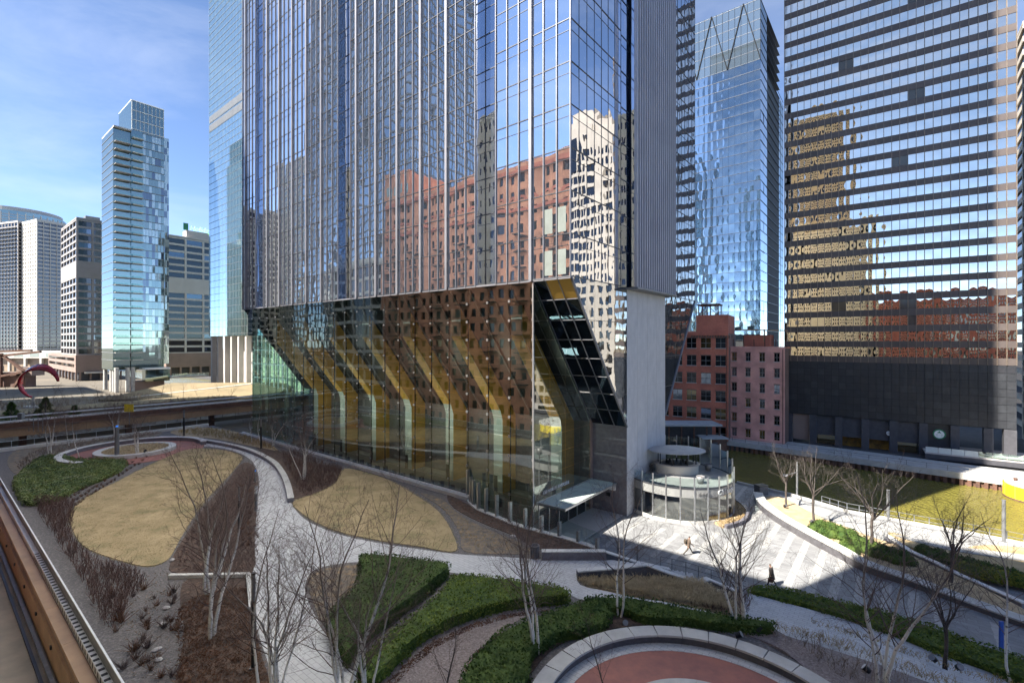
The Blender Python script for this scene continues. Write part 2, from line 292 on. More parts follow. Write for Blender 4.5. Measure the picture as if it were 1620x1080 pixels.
# ------------------------------------------------------------------ object helpers
def tag(o, label=None, cat=None, group=None, kind=None):
    if label: o['label'] = label
    if cat: o['category'] = cat
    if group: o['group'] = group
    if kind: o['kind'] = kind
    return o
def link(name, me, parent=None, loc=(0, 0, 0), rz=0.0, rot=None, scale=None):
    o = bpy.data.objects.new(name, me); COL.objects.link(o)
    if parent: o.parent = parent
    o.location = loc
    o.rotation_euler = rot if rot else (0, 0, rz)
    if scale: o.scale = scale
    return o
def empty(name, loc, rz=0.0, label=None, cat=None, group=None, parent=None):
    o = link(name, None, parent, loc, rz); o.empty_display_size = 0.5
    return tag(o, label, cat, group)
def copy_tree(o, parent=None):
    c = o.copy(); COL.objects.link(c); c.parent = parent
    for ch in o.children: copy_tree(ch, c)
    return c
class MB:
    def __init__(s): s.v = []; s.f = []
    def box(s, x0, x1, y0, y1, z0, z1):
        n = len(s.v)
        s.v += [(x0, y0, z0), (x1, y0, z0), (x1, y1, z0), (x0, y1, z0), (x0, y0, z1), (x1, y0, z1), (x1, y1, z1), (x0, y1, z1)]
        s.f += [(n, n+3, n+2, n+1), (n+4, n+5, n+6, n+7), (n, n+1, n+5, n+4), (n+1, n+2, n+6, n+5), (n+2, n+3, n+7, n+6), (n+3, n, n+4, n+7)]
        return s
    def poly(s, pts):
        n = len(s.v); s.v += [tuple(p) for p in pts]; s.f.append(tuple(range(n, n + len(pts)))); return s
    def prism(s, pts, z0, z1):
        """vertical prism over a plan polygon; z0/z1 numbers or lists"""
        k = len(pts); n = len(s.v)
        a = z0 if isinstance(z0, (list, tuple)) else [z0] * k
        b = z1 if isinstance(z1, (list, tuple)) else [z1] * k
        s.v += [(p[0], p[1], a[i]) for i, p in enumerate(pts)] + [(p[0], p[1], b[i]) for i, p in enumerate(pts)]
        s.f.append(tuple(range(n + k - 1, n - 1, -1))); s.f.append(tuple(range(n + k, n + 2 * k)))
        for i in range(k):
            j = (i + 1) % k; s.f.append((n + i, n + j, n + k + j, n + k + i))
        return s
    def bar(s, a, b, w, h=None):
        """rectangular bar between two points"""
        a = Vector(a); b = Vector(b); h = h or w; d = (b - a).normalized()
        up = Vector((0, 0, 1)) if abs(d.z) < 0.95 else Vector((1, 0, 0))
        x = d.cross(up).normalized() * w / 2; y = x.cross(d).normalized() * h / 2
        n = len(s.v)
        for c in (a, b):
            for sx, sy in ((-1, -1), (1, -1), (1, 1), (-1, 1)): s.v.append(tuple(c + x * sx + y * sy))
        s.f += [(n, n+3, n+2, n+1), (n+4, n+5, n+6, n+7)] + [(n+i, n+(i+1) % 4, n+4+(i+1) % 4, n+4+i) for i in range(4)]
        return s
    def cyl(s, c, r0, r1, z0, z1, seg=16, cap=True, sx=1, sy=1):
        n = len(s.v)
        for z, r in ((z0, r0), (z1, r1)):
            for i in range(seg):
                a = 2 * math.pi * i / seg; s.v.append((c[0] + math.cos(a) * r * sx, c[1] + math.sin(a) * r * sy, z))
        for i in range(seg):
            j = (i + 1) % seg; s.f.append((n+i, n+j, n+seg+j, n+seg+i))
        if cap: s.f.append(tuple(range(n + seg - 1, n - 1, -1))); s.f.append(tuple(range(n + seg, n + 2 * seg)))
        return s
    def lathe(s, c, prof, seg=20):
        n = len(s.v)
        for r, z in prof:
            for i in range(seg):
                a = 2 * math.pi * i / seg; s.v.append((c[0] + math.cos(a) * r, c[1] + math.sin(a) * r, c[2] + z))
        for k in range(len(prof) - 1):
            for i in range(seg):
                j = (i + 1) % seg; s.f.append((n+k*seg+i, n+k*seg+j, n+(k+1)*seg+j, n+(k+1)*seg+i))
        return s
    def mesh(s, name, mat=None, smooth=False):
        me = bpy.data.meshes.new(name); me.from_pydata(s.v, [], s.f)
        if mat: me.materials.append(mat)
        if smooth: me.shade_smooth()
        me.update(); return me
    def build(s, name, mat, parent=None, loc=(0, 0, 0), rz=0.0, smooth=False):
        return link(name, s.mesh(name, mat, smooth), parent, loc, rz)
def np_mesh(name, V, Fc, mat, smooth=False):
    """large mesh from arrays; Fc of shape (n,3) or (n,4)"""
    me = bpy.data.meshes.new(name); V = np.asarray(V, np.float32); Fc = np.asarray(Fc, np.int32)
    me.vertices.add(len(V)); me.vertices.foreach_set('co', V.ravel())
    k = Fc.shape[1]; me.loops.add(Fc.size); me.loops.foreach_set('vertex_index', Fc.ravel())
    me.polygons.add(len(Fc)); me.polygons.foreach_set('loop_start', np.arange(0, Fc.size, k, dtype=np.int32))
    me.polygons.foreach_set('loop_total', np.full(len(Fc), k, np.int32))
    me.update(calc_edges=True); me.materials.append(mat)
    if smooth: me.shade_smooth()
    return me
def struct(o): o['kind'] = 'structure'; return o
def curve(pts, closed=False, n=6):
    """Catmull-Rom through points (tuples of any length)"""
    out = []; k = len(pts); pts = [np.array(p, float) for p in pts]
    for i in range(k if closed else k - 1):
        p0 = pts[(i - 1) % k] if closed or i > 0 else pts[i]
        p1 = pts[i]; p2 = pts[(i + 1) % k]
        p3 = pts[(i + 2) % k] if closed or i + 2 < k else p2
        for j in range(n):
            t = j / n
            out.append(0.5 * (2*p1 + (p2-p0)*t + (2*p0-5*p1+4*p2-p3)*t*t + (3*p1-p0-3*p2+p3)*t**3))
    if not closed: out.append(pts[-1])
    return out
def sheet(name, px, z, mat, smooth=4, thick=0.03, closed=True):
    """thin slab of paving or planting on level z outlined by photograph positions on that level"""
    pts = curve(px, True, smooth) if smooth else px
    w = [P(p[0], p[1], z) for p in pts]
    if sum(w[i].x * w[(i+1) % len(w)].y - w[(i+1) % len(w)].x * w[i].y for i in range(len(w))) < 0: w.reverse()
    o = MB().prism(w, z - 0.3, z + thick).build(name, mat)
    return struct(o), w
def ribbon(line, w, z0, z1):
    """wall of width w along a plan polyline; z0/z1 numbers or lists"""
    mb = MB(); L = [Vector((p[0], p[1], 0)) for p in line]; k = len(L); A = []; B = []
    for i in range(k):
        d = (L[min(i+1, k-1)] - L[max(i-1, 0)]).normalized(); nn = Vector((-d.y, d.x, 0)) * w / 2
        A.append(L[i] + nn); B.append(L[i] - nn)
    zz0 = z0 if isinstance(z0, list) else [z0] * k; zz1 = z1 if isinstance(z1, list) else [z1] * k
    n = 0
    for i in range(k): mb.v += [(B[i].x, B[i].y, zz0[i]), (A[i].x, A[i].y, zz0[i]), (A[i].x, A[i].y, zz1[i]), (B[i].x, B[i].y, zz1[i])]
    for i in range(k - 1):
        a = i * 4; b = a + 4
        for q in range(4): mb.f.append((a + q, b + q, b + (q+1) % 4, a + (q+1) % 4))
    mb.f.append((0, 1, 2, 3)); e = (k - 1) * 4; mb.f.append((e + 3, e + 2, e + 1, e))
    return mb
def clip(poly, a, b, c):
    """keep the part of a 2-D polygon with a*x+b*y>=c"""
    out = []
    for i in range(len(poly)):
        p = poly[i]; q = poly[(i+1) % len(poly)]; dp = a*p[0]+b*p[1]-c; dq = a*q[0]+b*q[1]-c
        if dp >= 0: out.append(p)
        if dp * dq < 0:
            t = dp / (dp - dq); out.append((p[0]+(q[0]-p[0])*t, p[1]+(q[1]-p[1])*t))
    return out

PANE_CACHE = {}
def pane_mesh(w, h, mat, bulge=0.0, n=4, name='window_pane'):
    key = (round(w, 3), round(h, 3), mat.name, round(bulge, 4))
    if key in PANE_CACHE: return PANE_CACHE[key]
    mb = MB()
    if not bulge:
        mb.poly([(-w/2, 0, -h/2), (w/2, 0, -h/2), (w/2, 0, h/2), (-w/2, 0, h/2)])
    else:
        for j in range(n + 1):
            for i in range(n + 1):
                a = 2*i/n - 1; b = 2*j/n - 1
                mb.v.append((a*w/2, -bulge*(1-a*a)*(1-b*b), b*h/2))
        for j in range(n):
            for i in range(n):
                q = j*(n+1)+i; mb.f.append((q, q+1, q+n+2, q+n+1))
    me = mb.mesh(name, mat, bool(bulge)); PANE_CACHE[key] = me
    return me
def panes(parent, cells, mats, limit=300, tilt=0.0, bulge=0.0, name='window_pane', rest='glazing', seed=1, score=None):
    """cells: (x, y, z, w, h, rz[, mat index]) in parent space. The largest in view become parts, the rest one part."""
    r = random.Random(seed)
    if score: cells = sorted(cells, key=score)
    V = {}; 
    for i, c in enumerate(cells):
        x, y, z, w, h, rz = c[:6]; mi = c[6] if len(c) > 6 else r.randrange(len(mats)); m = mats[mi]
        tx = r.gauss(0, tilt); tz = r.gauss(0, tilt); bl = bulge * r.choice((1.0, 0.6, -0.7, 1.4)) if bulge else 0
        if i < limit:
            link(name, pane_mesh(w, h, m, bl), parent, (x, y, z), rot=(tx, 0, rz + tz))
        else:
            V.setdefault((mi, round(bl, 4)), []).append((x, y, z, w, h, rz, tx, tz))
    for (mi, bl), L in V.items():
        mb = MB()
        for (x, y, z, w, h, rz, tx, tz) in L:
            mt = Matrix.Translation((x, y, z)) @ Matrix.Rotation(rz + tz, 4, 'Z') @ Matrix.Rotation(tx, 4, 'X')
            me = pane_mesh(w, h, mats[mi], bl); n = len(mb.v)
            mb.v += [tuple(mt @ vv.co) for vv in me.vertices]
            mb.f += [tuple(n + q for q in p.vertices) for p in me.polygons]
        o = mb.build(rest, mats[mi], parent, smooth=bool(bl)); o['kind'] = 'stuff'

def text(name, body, size, mat, parent, loc, rot, extrude=0.02, align='LEFT', shear=0.0):
    c = bpy.data.curves.new(name, 'FONT'); c.body = body; c.size = size; c.extrude = extrude; c.align_x = align; c.shear = shear
    c.resolution_u = 2; c.materials.append(mat)
    t_ = bpy.data.objects.new(name, c); COL.objects.link(t_)
    dg = bpy.context.evaluated_depsgraph_get(); me = bpy.data.meshes.new_from_object(t_.evaluated_get(dg)); bpy.data.objects.remove(t_)
    me.name = name
    return link(name, me, parent, loc, rot=rot)

# ------------------------------------------------------------------ ground, river, banks
def uvpoly(L): return [W(u, v) for u, v in L]
def slab(name, uv, z0, z1, mat):
    w = uvpoly(uv)
    if sum(w[i].x * w[(i+1) % len(w)].y - w[(i+1) % len(w)].x * w[i].y for i in range(len(w))) < 0: w.reverse()
    return struct(MB().prism(w, z0, z1).build(name, mat))
edge_px = [(1166, 764), (1200, 772), (1245, 782), (1300, 798), (1340, 810), (1400, 821), (1470, 834), (1540, 846), (1620, 862), (1720, 885)]
edge = [P(a, b, 0) for a, b in edge_px]
slab('water', [(-1500, 28), (-1500, 90), (1800, 90), (1800, 28)], -7.5, -6.0, M['water'])
# west ground in pieces, its river side following the bank
gw = [W(-900, -1500), W(-900, 33.5)] + list(reversed(edge)) + [W(40, 38), W(1800, 38), W(1800, -1500)]
if sum(gw[i].x * gw[(i+1) % len(gw)].y - gw[(i+1) % len(gw)].x * gw[i].y for i in range(len(gw))) < 0: gw.reverse()
struct(MB().prism(gw, -8, -0.06).build('ground', M['ground']))
slab('east_bank', [(-1500, 84), (-1500, 1800), (1800, 1800), (1800, 86)], -9, -4.0, M['asphalt'])
# plaza paving
pl = [W(-120, -34.5), W(-120, 33)] + list(reversed(edge)) + [W(40, 37.6), W(75.5, 37.6), W(75.5, -0.05), W(13, -0.05), W(13, -34.5)]
if sum(pl[i].x * pl[(i+1) % len(pl)].y - pl[(i+1) % len(pl)].x * pl[i].y for i in range(len(pl))) < 0: pl.reverse()
struct(MB().prism(pl, -0.5, 0.0).build('plaza', M['plaza']))
slab('lower_road', [(-150, -60), (-150, -34.6), (120, -34.6), (120, -60)], -0.5, -0.02, M['deck_road'])
# quay on the far bank with sheet piles
q0 = P(1100, 691, -4.0); q1 = P(1760, 783, -4.0)
qd = (q1 - q0).normalized(); qn = Vector((-qd.y, qd.x, 0)); qn = qn if qn.y > 0 else -qn
quay = tag(empty('quay_wall', q0 + Vector((0, 0, 0)), math.atan2(qd.y, qd.x)), 'pale concrete quay with rusty sheet piling on the far river bank', 'quay')
QL = (q1 - q0).length
s_ = 1 if (Matrix.Rotation(math.atan2(qd.y, qd.x), 3, 'Z') @ Vector((0, 1, 0))).dot(qn) > 0 else -1
MB().box(-60, QL, 0, 9 * s_, -0.9, 0.25).build('coping', M['concrete'], quay)
MB().box(-60, QL, 0.5 * s_, 9 * s_, -4, -0.9).build('backing', M['rust'], quay)
pm = MB().box(-0.28, 0.28, -0.25, 0.5, -4, -0.92).mesh('sheet_pile', M['rust'])
for i in range(int(QL / 1.1)): link('sheet_pile', pm, quay, (i * 1.1 + 0.4, 0.1 * s_, 0))
for i in range(0, int(QL), 3): MB().box(i, i + 0.08, 0.3 * s_, 0.38 * s_, 0.25, 1.25).build('rail_post', M['grey_metal'], quay)
MB().box(0, QL, 0.32 * s_, 0.37 * s_, 1.2, 1.26).box(0, QL, 0.32 * s_, 0.37 * s_, 0.75, 0.79).build('hand_rail', M['grey_metal'], quay)

# paving stripes on the plaza: each one a strip of paler stone
for i, (a, b, wd) in enumerate([((897, 836), (944, 806), .5), ((910, 846), (964, 809), .5), ((929, 858), (990, 818), .5), ((955, 865), (1011, 826), .5),
        ((985, 872), (1050, 836), .55), ((1031, 880), (1072, 843), .55), ((1058, 890), (1104, 844), .6), ((1084, 895), (1136, 841), .6),
        ((1120, 905), (1163, 848), .6), ((1150, 905), (1213, 823), .6), ((1207, 866), (1237, 822), .6), ((1226, 897), (1258, 836), .6),
        ((1243, 932), (1281, 848), .6), ((1280, 940), (1307, 862), .65), ((1315, 950), (1334, 880), .65), ((1356, 962), (1364, 905), .65), ((1400, 975), (1404, 920), .65), ((1444, 985), (1446, 935), .65), ((1176, 802), (1200, 775), .5), ((1163, 790), (1180, 769), .5), ((1590, 1030), (1575, 985), .65), ((1490, 1000), (1482, 950), .65), ((1190, 823), (1226, 782), .5)]):
    p = P(*a); q = P(*b)
    struct(MB().bar((p.x, p.y, -0.046), (q.x, q.y, -0.046), wd, 0.1).build('paving_stripe', M['stripe']))
# lines of joints across the plaza: thin dark slots
for k in range(34):
    u = -36 + k * 1.35
    a = W(u, -6); b = W(u, 12)
# ------------------------------------------------------------------ garden terrace
fence_px = [(733, 786), (740, 793), (747, 800), (757, 807), (786, 818), (820, 830), (858, 841), (900, 852), (938, 864)]
g = [W(90, -33.4), W(90, -0.05), W(15.2, -0.05)] + [P(a, b, G) for a, b in fence_px] + [P(959, 876, G), P(985, 893, G), P(930, 915, G), P(925, 935, G), P(1000, 948, G), P(1080, 968, G),
     P(1180, 1000, G), P(1330, 1085, G), P(1420, 1200, G), W(-60, -31), W(-60, -33.4)]
if sum(g[i].x * g[(i+1) % len(g)].y - g[(i+1) % len(g)].x * g[i].y for i in range(len(g))) < 0: g.reverse()
struct(MB().prism(g, -0.4, G).build('terrace', M['gravel']))
sheet('garden_path', [(232, 696), (300, 697), (345, 703), (390, 713), (425, 730), (443, 748), (452, 770), (459, 792), (475, 815), (500, 831), (540, 846), (600, 859), (660, 868), (720, 876), (800, 881),
    (850, 884), (880, 883), (958, 884), (986, 893), (920, 901), (913, 905), (918, 925), (960, 935), (1000, 947), (925, 948), (905, 942), (880, 935), (800, 917), (712, 905), (640, 895), (600, 890), (560, 889),
    (515, 895), (491, 906), (483, 925), (485, 945), (505, 985), (535, 1030), (570, 1078), (600, 1120), (460, 1120), (436, 1078), (420, 1036), (405, 985), (400, 935), (401, 890), (404, 850), (407, 800),
    (410, 762), (405, 740), (394, 725), (370, 713), (330, 706), (280, 708), (240, 706)], G, M['paver'], 3, 0.02)
sheet('west_lawn', [(111, 815), (113, 832), (122, 852), (140, 869), (187, 886), (233, 896), (266, 884), (286, 850), (318, 800), (350, 765), (374, 738), (382, 722), (350, 712), (300, 711), (249, 730), (187, 761), (128, 792)], G, M['lawn'], 5, 0.06)
sheet('east_lawn', [(545, 742), (591, 751), (626, 765), (661, 786), (692, 808), (713, 838), (720, 872), (660, 864), (600, 855), (540, 842), (502, 827), (477, 811), (464, 794), (500, 781), (530, 765)], G, M['lawn'], 5, 0.06)
sheet('mulch_bed', [(290, 852), (325, 800), (355, 768), (380, 735), (398, 734), (407, 752), (407, 790), (402, 850), (399, 905), (330, 906), (272, 905), (272, 885)], G, M['mulch'], 3, 0.04)
sheet('mulch_bed', [(300, 914), (392, 912), (398, 960), (412, 1030), (430, 1085), (450, 1140), (280, 1140), (282, 1060), (292, 1000), (285, 950)], G, M['mulch'], 3, 0.04)
sheet('mulch_bed', [(420, 705), (480, 728), (540, 742), (530, 765), (500, 780), (464, 788), (452, 750), (435, 728), (405, 708)], G, M['mulch'], 3, 0.03)
sheet('mulch_bed', [(708, 783), (737, 796), (757, 808), (800, 826), (870, 847), (935, 868), (856, 869), (815, 848), (760, 826), (718, 803)], G, M['mulch'], 3, 0.05)
sheet('dry_bed', [(665, 780), (700, 790), (722, 810), (760, 832), (815, 855), (845, 874), (800, 876), (735, 872), (728, 845), (705, 808)], G, M['dry_bed'], 3, 0.03)
sheet('straw_bed', [(490, 910), (515, 900), (565, 894), (572, 905), (565, 930), (530, 955), (510, 985), (495, 950), (488, 928)], G, M['dry_bed'], 3, 0.05)
sheet('mulch_bed', [(20, 715), (60, 700), (150, 690), (250, 682), (240, 692), (150, 705), (100, 722), (60, 722), (30, 750), (12, 735)], G, M['dry_bed'], 3, 0.04)
sheet('mulch_bed', [(270, 682), (330, 676), (400, 690), (440, 712), (400, 706), (340, 694), (290, 690)], G, M['straw'], 3, 0.04)
sheet('pink_gravel_path', [(900, 955), (850, 958), (780, 970), (720, 990), (660, 1020), (615, 1055), (590, 1085), (575, 1140), (740, 1140), (735, 1075), (755, 1035), (790, 1000), (840, 972)], G, M['pink_gravel'], 4, 0.03)
sheet('mulch_bed', [(820, 1040), (840, 1020), (900, 985), (960, 965), (1010, 975), (1080, 985), (1000, 990), (920, 1005), (870, 1030), (835, 1070), (815, 1075)], G, M['mulch'], 3, 0.04)
sheet('mulch_bed', [(1090, 985), (1180, 985), (1225, 995), (1300, 1045), (1330, 1078), (1300, 1078), (1240, 1030), (1180, 1005)], G, M['pink_gravel'], 3, 0.05)
# low kerb walls in the gravel bed
kw = tag(empty('kerb_wall', P(330, 912, G)), 'low pale concrete kerb crossing the gravel bed behind the birch stems', 'kerb')
a = P(268, 914, G); b = P(393, 912, G); c = P(398, 965, G)
for p, q in ((a, b), (b, c)): MB().bar(p - kw.location + Vector((0, 0, .12)), q - kw.location + Vector((0, 0, .12)), .32, .34).build('kerb_length', M['white_conc'], kw)

def seat_wall(name, px, z, w, h, label, capmat='concrete', smooth=6):
    pts = [P(a, b, z + h) for a, b in px]
    line = curve([(p.x, p.y) for p in pts], False, smooth)
    base = Vector((line[0][0], line[0][1], z))
    o = tag(empty(name, base), label, 'wall')
    ll = [(q[0] - base.x, q[1] - base.y) for q in line]
    ribbon(ll, w, -0.1, h - 0.07).build('wall_body', M['granite'], o)
    ribbon(ll, w + 0.08, h - 0.07, h).build('coping', M[capmat], o)
    return o
seat_wall('seat_wall', [(252, 690), (300, 692), (350, 699), (395, 710), (430, 727), (446, 745), (455, 765), (460, 787)], G, .6, .55, 'long pale curved seat wall along the outer side of the garden path')
seat_wall('retaining_wall', [(857, 870), (900, 870), (958, 870)], G, .45, .75, 'short granite wall with pale coping behind the litter bin', 'white_conc', 1)

# raised ring seats: a round garden room, far left
def ring(c, r0, r1, z0, z1, a0, a1, n=48):
    line = [(c[0] + math.cos(a0 + (a1 - a0) * i / n) * (r0 + r1) / 2, c[1] + math.sin(a0 + (a1 - a0) * i / n) * (r0 + r1) / 2) for i in range(n + 1)]
    return ribbon(line, r1 - r0, z0, z1)
cL = Vector((-61.6, 78.2, G))
fl = struct(MB().cyl((cL.x, cL.y), 9.4, 9.4, G - .2, G + .04, 64).build('red_court', M['red_pave']))
t = tag(empty('round_planter', cL), 'round pale concrete planter full of straw in the far garden court', 'planter')
ring((0, 0), 4.4, 5.4, 0, .6, 0, 2 * math.pi).build('planter_rim', M['white_conc'], t)
MB().cyl((0, 0), 4.45, 4.45, 0, .5, 40).build('soil', M['straw'], t)
t = tag(empty('ring_bench', cL), 'pale curved bench wall around the left side of the far court', 'bench')
ring((0, 0), 8.9, 9.7, 0, .6, R(35), R(265)).build('bench_body', M['granite'], t)
ring((0, 0), 8.85, 9.75, .6, .68, R(34.8), R(265.2)).build('bench_top', M['white_conc'], t)
# round red court at the lower right edge
cR = Vector((8.7, 21.0, G))
struct(MB().cyl((cR.x, cR.y), 7.6, 7.6, G - .2, G + .05, 72).build('red_court', M['red_pave']))
struct(ring((cR.x, cR.y), 6.9, 7.6, G, G + .07, 0, 2 * math.pi, 72).build('paver_band', M['paver']))
t = tag(empty('ring_bench', cR), 'wide pale ring wall around the red court at the bottom of the picture', 'bench')
ring((0, 0), 7.6, 8.3, -.1, .5, R(-20), R(200), 72).build('bench_body', M['granite_dk'], t)
for k in range(20):
    a0 = R(-20 + 11 * k)
    ring((0, 0), 7.45, 8.4, .5, .62 + rnd.uniform(0, .008), a0 + .004, a0 + R(11) - .004, 6).build('coping_stone', M['concrete'], t)
t = tag(empty('round_planter', cR), 'round planter of tan grass inside the red court at the bottom', 'planter')
ring((0, 0), 3.4, 4.2, 0, .35, 0, 2 * math.pi, 60).build('planter_rim', M['concrete'], t)
MB().cyl((0, 0), 3.42, 3.42, 0, .28, 40).build('soil', M['straw'], t)

# retaining walls and steps down to the plaza
def wall3(name, pts, w, label, cat='wall', mat='granite', cap='white_conc', drop=3.2):
    """wall whose top runs through points (px,py,z)"""
    L = [P(a, b, z) for a, b, z in pts]; o = tag(empty(name, Vector((L[0].x, L[0].y, 0))), label, cat)
    ll = [(p.x - L[0].x, p.y - L[0].y) for p in L]
    ribbon(ll, w, [min(-0.3, p.z - drop) for p in L], [p.z - .1 for p in L]).build('wall_body', M[mat], o)
    ribbon(ll, w + .1, [p.z - .1 for p in L], [p.z for p in L]).build('coping', M[cap], o)
    return o
wall3('retaining_wall', [(913, 901, 3.1), (987, 895, 3.1), (1021, 891, 3.1), (1060, 905, 2.5), (1102, 919, 1.9), (1120, 914, 1.9), (1162, 932, 1.0)], .42, 'stepped granite retaining wall above the tan grass bed', mat='granite_dk')
wall3('retaining_wall', [(958, 871, 3.2), (985, 880, 2.6), (1012, 889, 1.9), (1060, 899, 1.3)], .4, 'sloping granite stair wall beside the plaza handrail', mat='granite_dk')
# steps between the two walls
sa = P(975, 886, G); sb = P(1000, 893, G); ea = P(1095, 908, 0); eb = P(1100, 918, 0)
st = tag(empty('garden_steps', sa), 'pale stone steps running down from the garden to the plaza', 'steps')
for k in range(15):
    f0 = k / 15; f1 = (k + 1) / 15; z = (G - .1) * (1 - f0) 
    p = sa.lerp(Vector((ea.x, ea.y, 0)), f0); q = sa.lerp(Vector((ea.x, ea.y, 0)), f1); r = sb.lerp(Vector((eb.x, eb.y, 0)), f1); s = sb.lerp(Vector((eb.x, eb.y, 0)), f0)
    pts = [v - sa for v in (p, q, r, s)]; ar = sum(pts[i].x * pts[(i+1) % 4].y - pts[(i+1) % 4].x * pts[i].y for i in range(4))
    if ar < 0: pts.reverse()
    MB().prism(pts, -G - .3, z - G).build('step', M['paver'], st)
# beds in front of the retaining wall, falling towards the plaza
def bed3(name, far, near, mat, drop=2.4):
    A = [P(*p) for p in far]; B = [P(*p) for p in near]; mb = MB(); k = len(A)
    for p, q in zip(A, B): mb.v += [tuple(p), tuple(q), (p.x, p.y, p.z - drop), (q.x, q.y, q.z - drop)]
    for i in range(k - 1):
        a = 4 * i; b = a + 4
        mb.f += [(a, a+1, b+1, b), (a+1, a+3, b+3, b+1), (a, b, b+2, a+2)]
    mb.f += [(0, 2, 3, 1), (4*k-4, 4*k-3, 4*k-1, 4*k-2)]
    return struct(mb.build(name, mat)), A, B
_, bedA, bedB = bed3('grass_bed', [(914, 917, 2.45), (990, 916, 2.4), (1060, 918, 1.9), (1110, 925, 1.5), (1175, 938, 0.9)], [(921, 926, 2.45), (985, 936, 2.4), (1050, 948, 2.1), (1110, 962, 1.6), (1172, 975, 1.2)], M['straw'])
bed3('garden_path', [(960, 936, 2.42), (1000, 944, 2.4), (1050, 951, 2.15), (1110, 964, 1.7), (1168, 978, 1.3)], [(940, 950, 2.45), (1000, 955, 2.42), (1050, 966, 2.2), (1110, 980, 1.8), (1168, 995, 1.5)], M['paver'])
# terraces at the lower right: two long steps of paving with grass strips
bed3('terrace_walk', [(1186, 938, 1.0), (1300, 968, .9), (1400, 998, .8), (1500, 1030, .7), (1640, 1075, .6), (1800, 1130, .6)], [(1165, 985, 1.1), (1236, 977, 1.0), (1400, 1023, .9), (1500, 1060, .8), (1640, 1105, .7), (1800, 1170, .7)], M['paver'])
bed3('terrace_walk', [(1165, 982, 1.1), (1236, 975, 1.35), (1400, 1023, 1.25), (1500, 1060, 1.15), (1640, 1105, 1.05), (1800, 1170, 1.0)], [(1160, 1000, 1.6), (1222, 1002, 1.5), (1400, 1060, 1.4), (1500, 1100, 1.3), (1640, 1150, 1.2), (1800, 1210, 1.1)], M['paver'])
bed3('shrub_bed', [(1150, 985, 2.0), (1222, 998, 1.9), (1400, 1053, 1.8), (1500, 1090, 1.7), (1700, 1170, 1.6)], [(1180, 1004, 2.5), (1240, 1030, 2.5), (1310, 1072, 2.5), (1380, 1130, 2.5), (1500, 1250, 2.5)], M['pink_gravel'])

# curved parapet between the plaza and the planted river bank, and what lies behind it
par_px = [(1199, 778, .9), (1204, 789, .9), (1218, 802, .9), (1245, 820, .9), (1290, 845, .9), (1330, 866, .85), (1375, 890, .75), (1450, 916, .6), (1540, 950, .5), (1640, 985, .5), (1760, 1030, .5)]
pp = curve(par_px, False, 5)
L = [P(a, b, z) for a, b, z in pp]
o = tag(empty('parapet', Vector((L[0].x, L[0].y, 0))), 'long curved grey parapet between the striped plaza and the planted river bank', 'wall')
ll = [(p.x - L[0].x, p.y - L[0].y) for p in L]
ribbon(ll, 1.0, -.2, [p.z - .12 for p in L]).build('wall_body', M['granite_dk'], o)
ribbon(ll, 1.12, [p.z - .12 for p in L], [p.z for p in L]).build('coping', M['concrete'], o)
def bank(name, px, z, mat, th=0.0): return sheet(name, px, z, mat, 3, th)
bank('planting_bank', [(1212, 786), (1245, 790), (1290, 815), (1340, 834), (1380, 850), (1440, 870), (1520, 912), (1640, 975), (1640, 990), (1540, 955), (1450, 920), (1375, 895), (1330, 872), (1290, 850), (1245, 824), (1220, 805)], .35, M['straw'], .05)
bank('river_walk', [(1234, 782), (1300, 803), (1340, 816), (1400, 826), (1470, 838), (1540, 850), (1640, 868), (1640, 884), (1560, 880), (1480, 866), (1420, 848), (1400, 855), (1340, 832), (1290, 812), (1250, 795)], .02, M['stripe'], .05)
bank('planting_bank', [(1405, 842), (1450, 852), (1510, 868), (1560, 862), (1640, 872), (1640, 905), (1560, 895), (1490, 880), (1440, 865)], .2, M['lawn'], .05)
bank('river_walk', [(1412, 845), (1470, 862), (1530, 874), (1640, 888), (1640, 880), (1530, 866), (1470, 854)], .3, M['stripe'], .02)
wall3('retaining_wall', [(1405, 846, .7), (1440, 870, .7), (1480, 888, .7), (1520, 908, .6), (1570, 930, .5), (1620, 952, .5)], .4, 'straight grey wall slanting through the planted river bank', mat='granite')
o = tag(empty('guard_rail', edge[0]), 'thin steel guard rail along the near river edge', 'railing')
rl = [e - edge[0] for e in edge]
for i in range(len(rl) - 1):
    MB().bar(rl[i] + Vector((0, 0, .15)), rl[i+1] + Vector((0, 0, .15)), .3, .3).build('kerb_length', M['concrete'], o)
    if i >= 3:
        for h in (.6, 1.1): MB().bar(rl[i] + Vector((0, 0, h)), rl[i+1] + Vector((0, 0, h)), .05).build('rail', M['steel'], o)
        for f in (0, .33, .67):
            q = rl[i].lerp(rl[i+1], f); MB().bar(q, q + Vector((0, 0, 1.1)), .06).build('post', M['steel'], o)

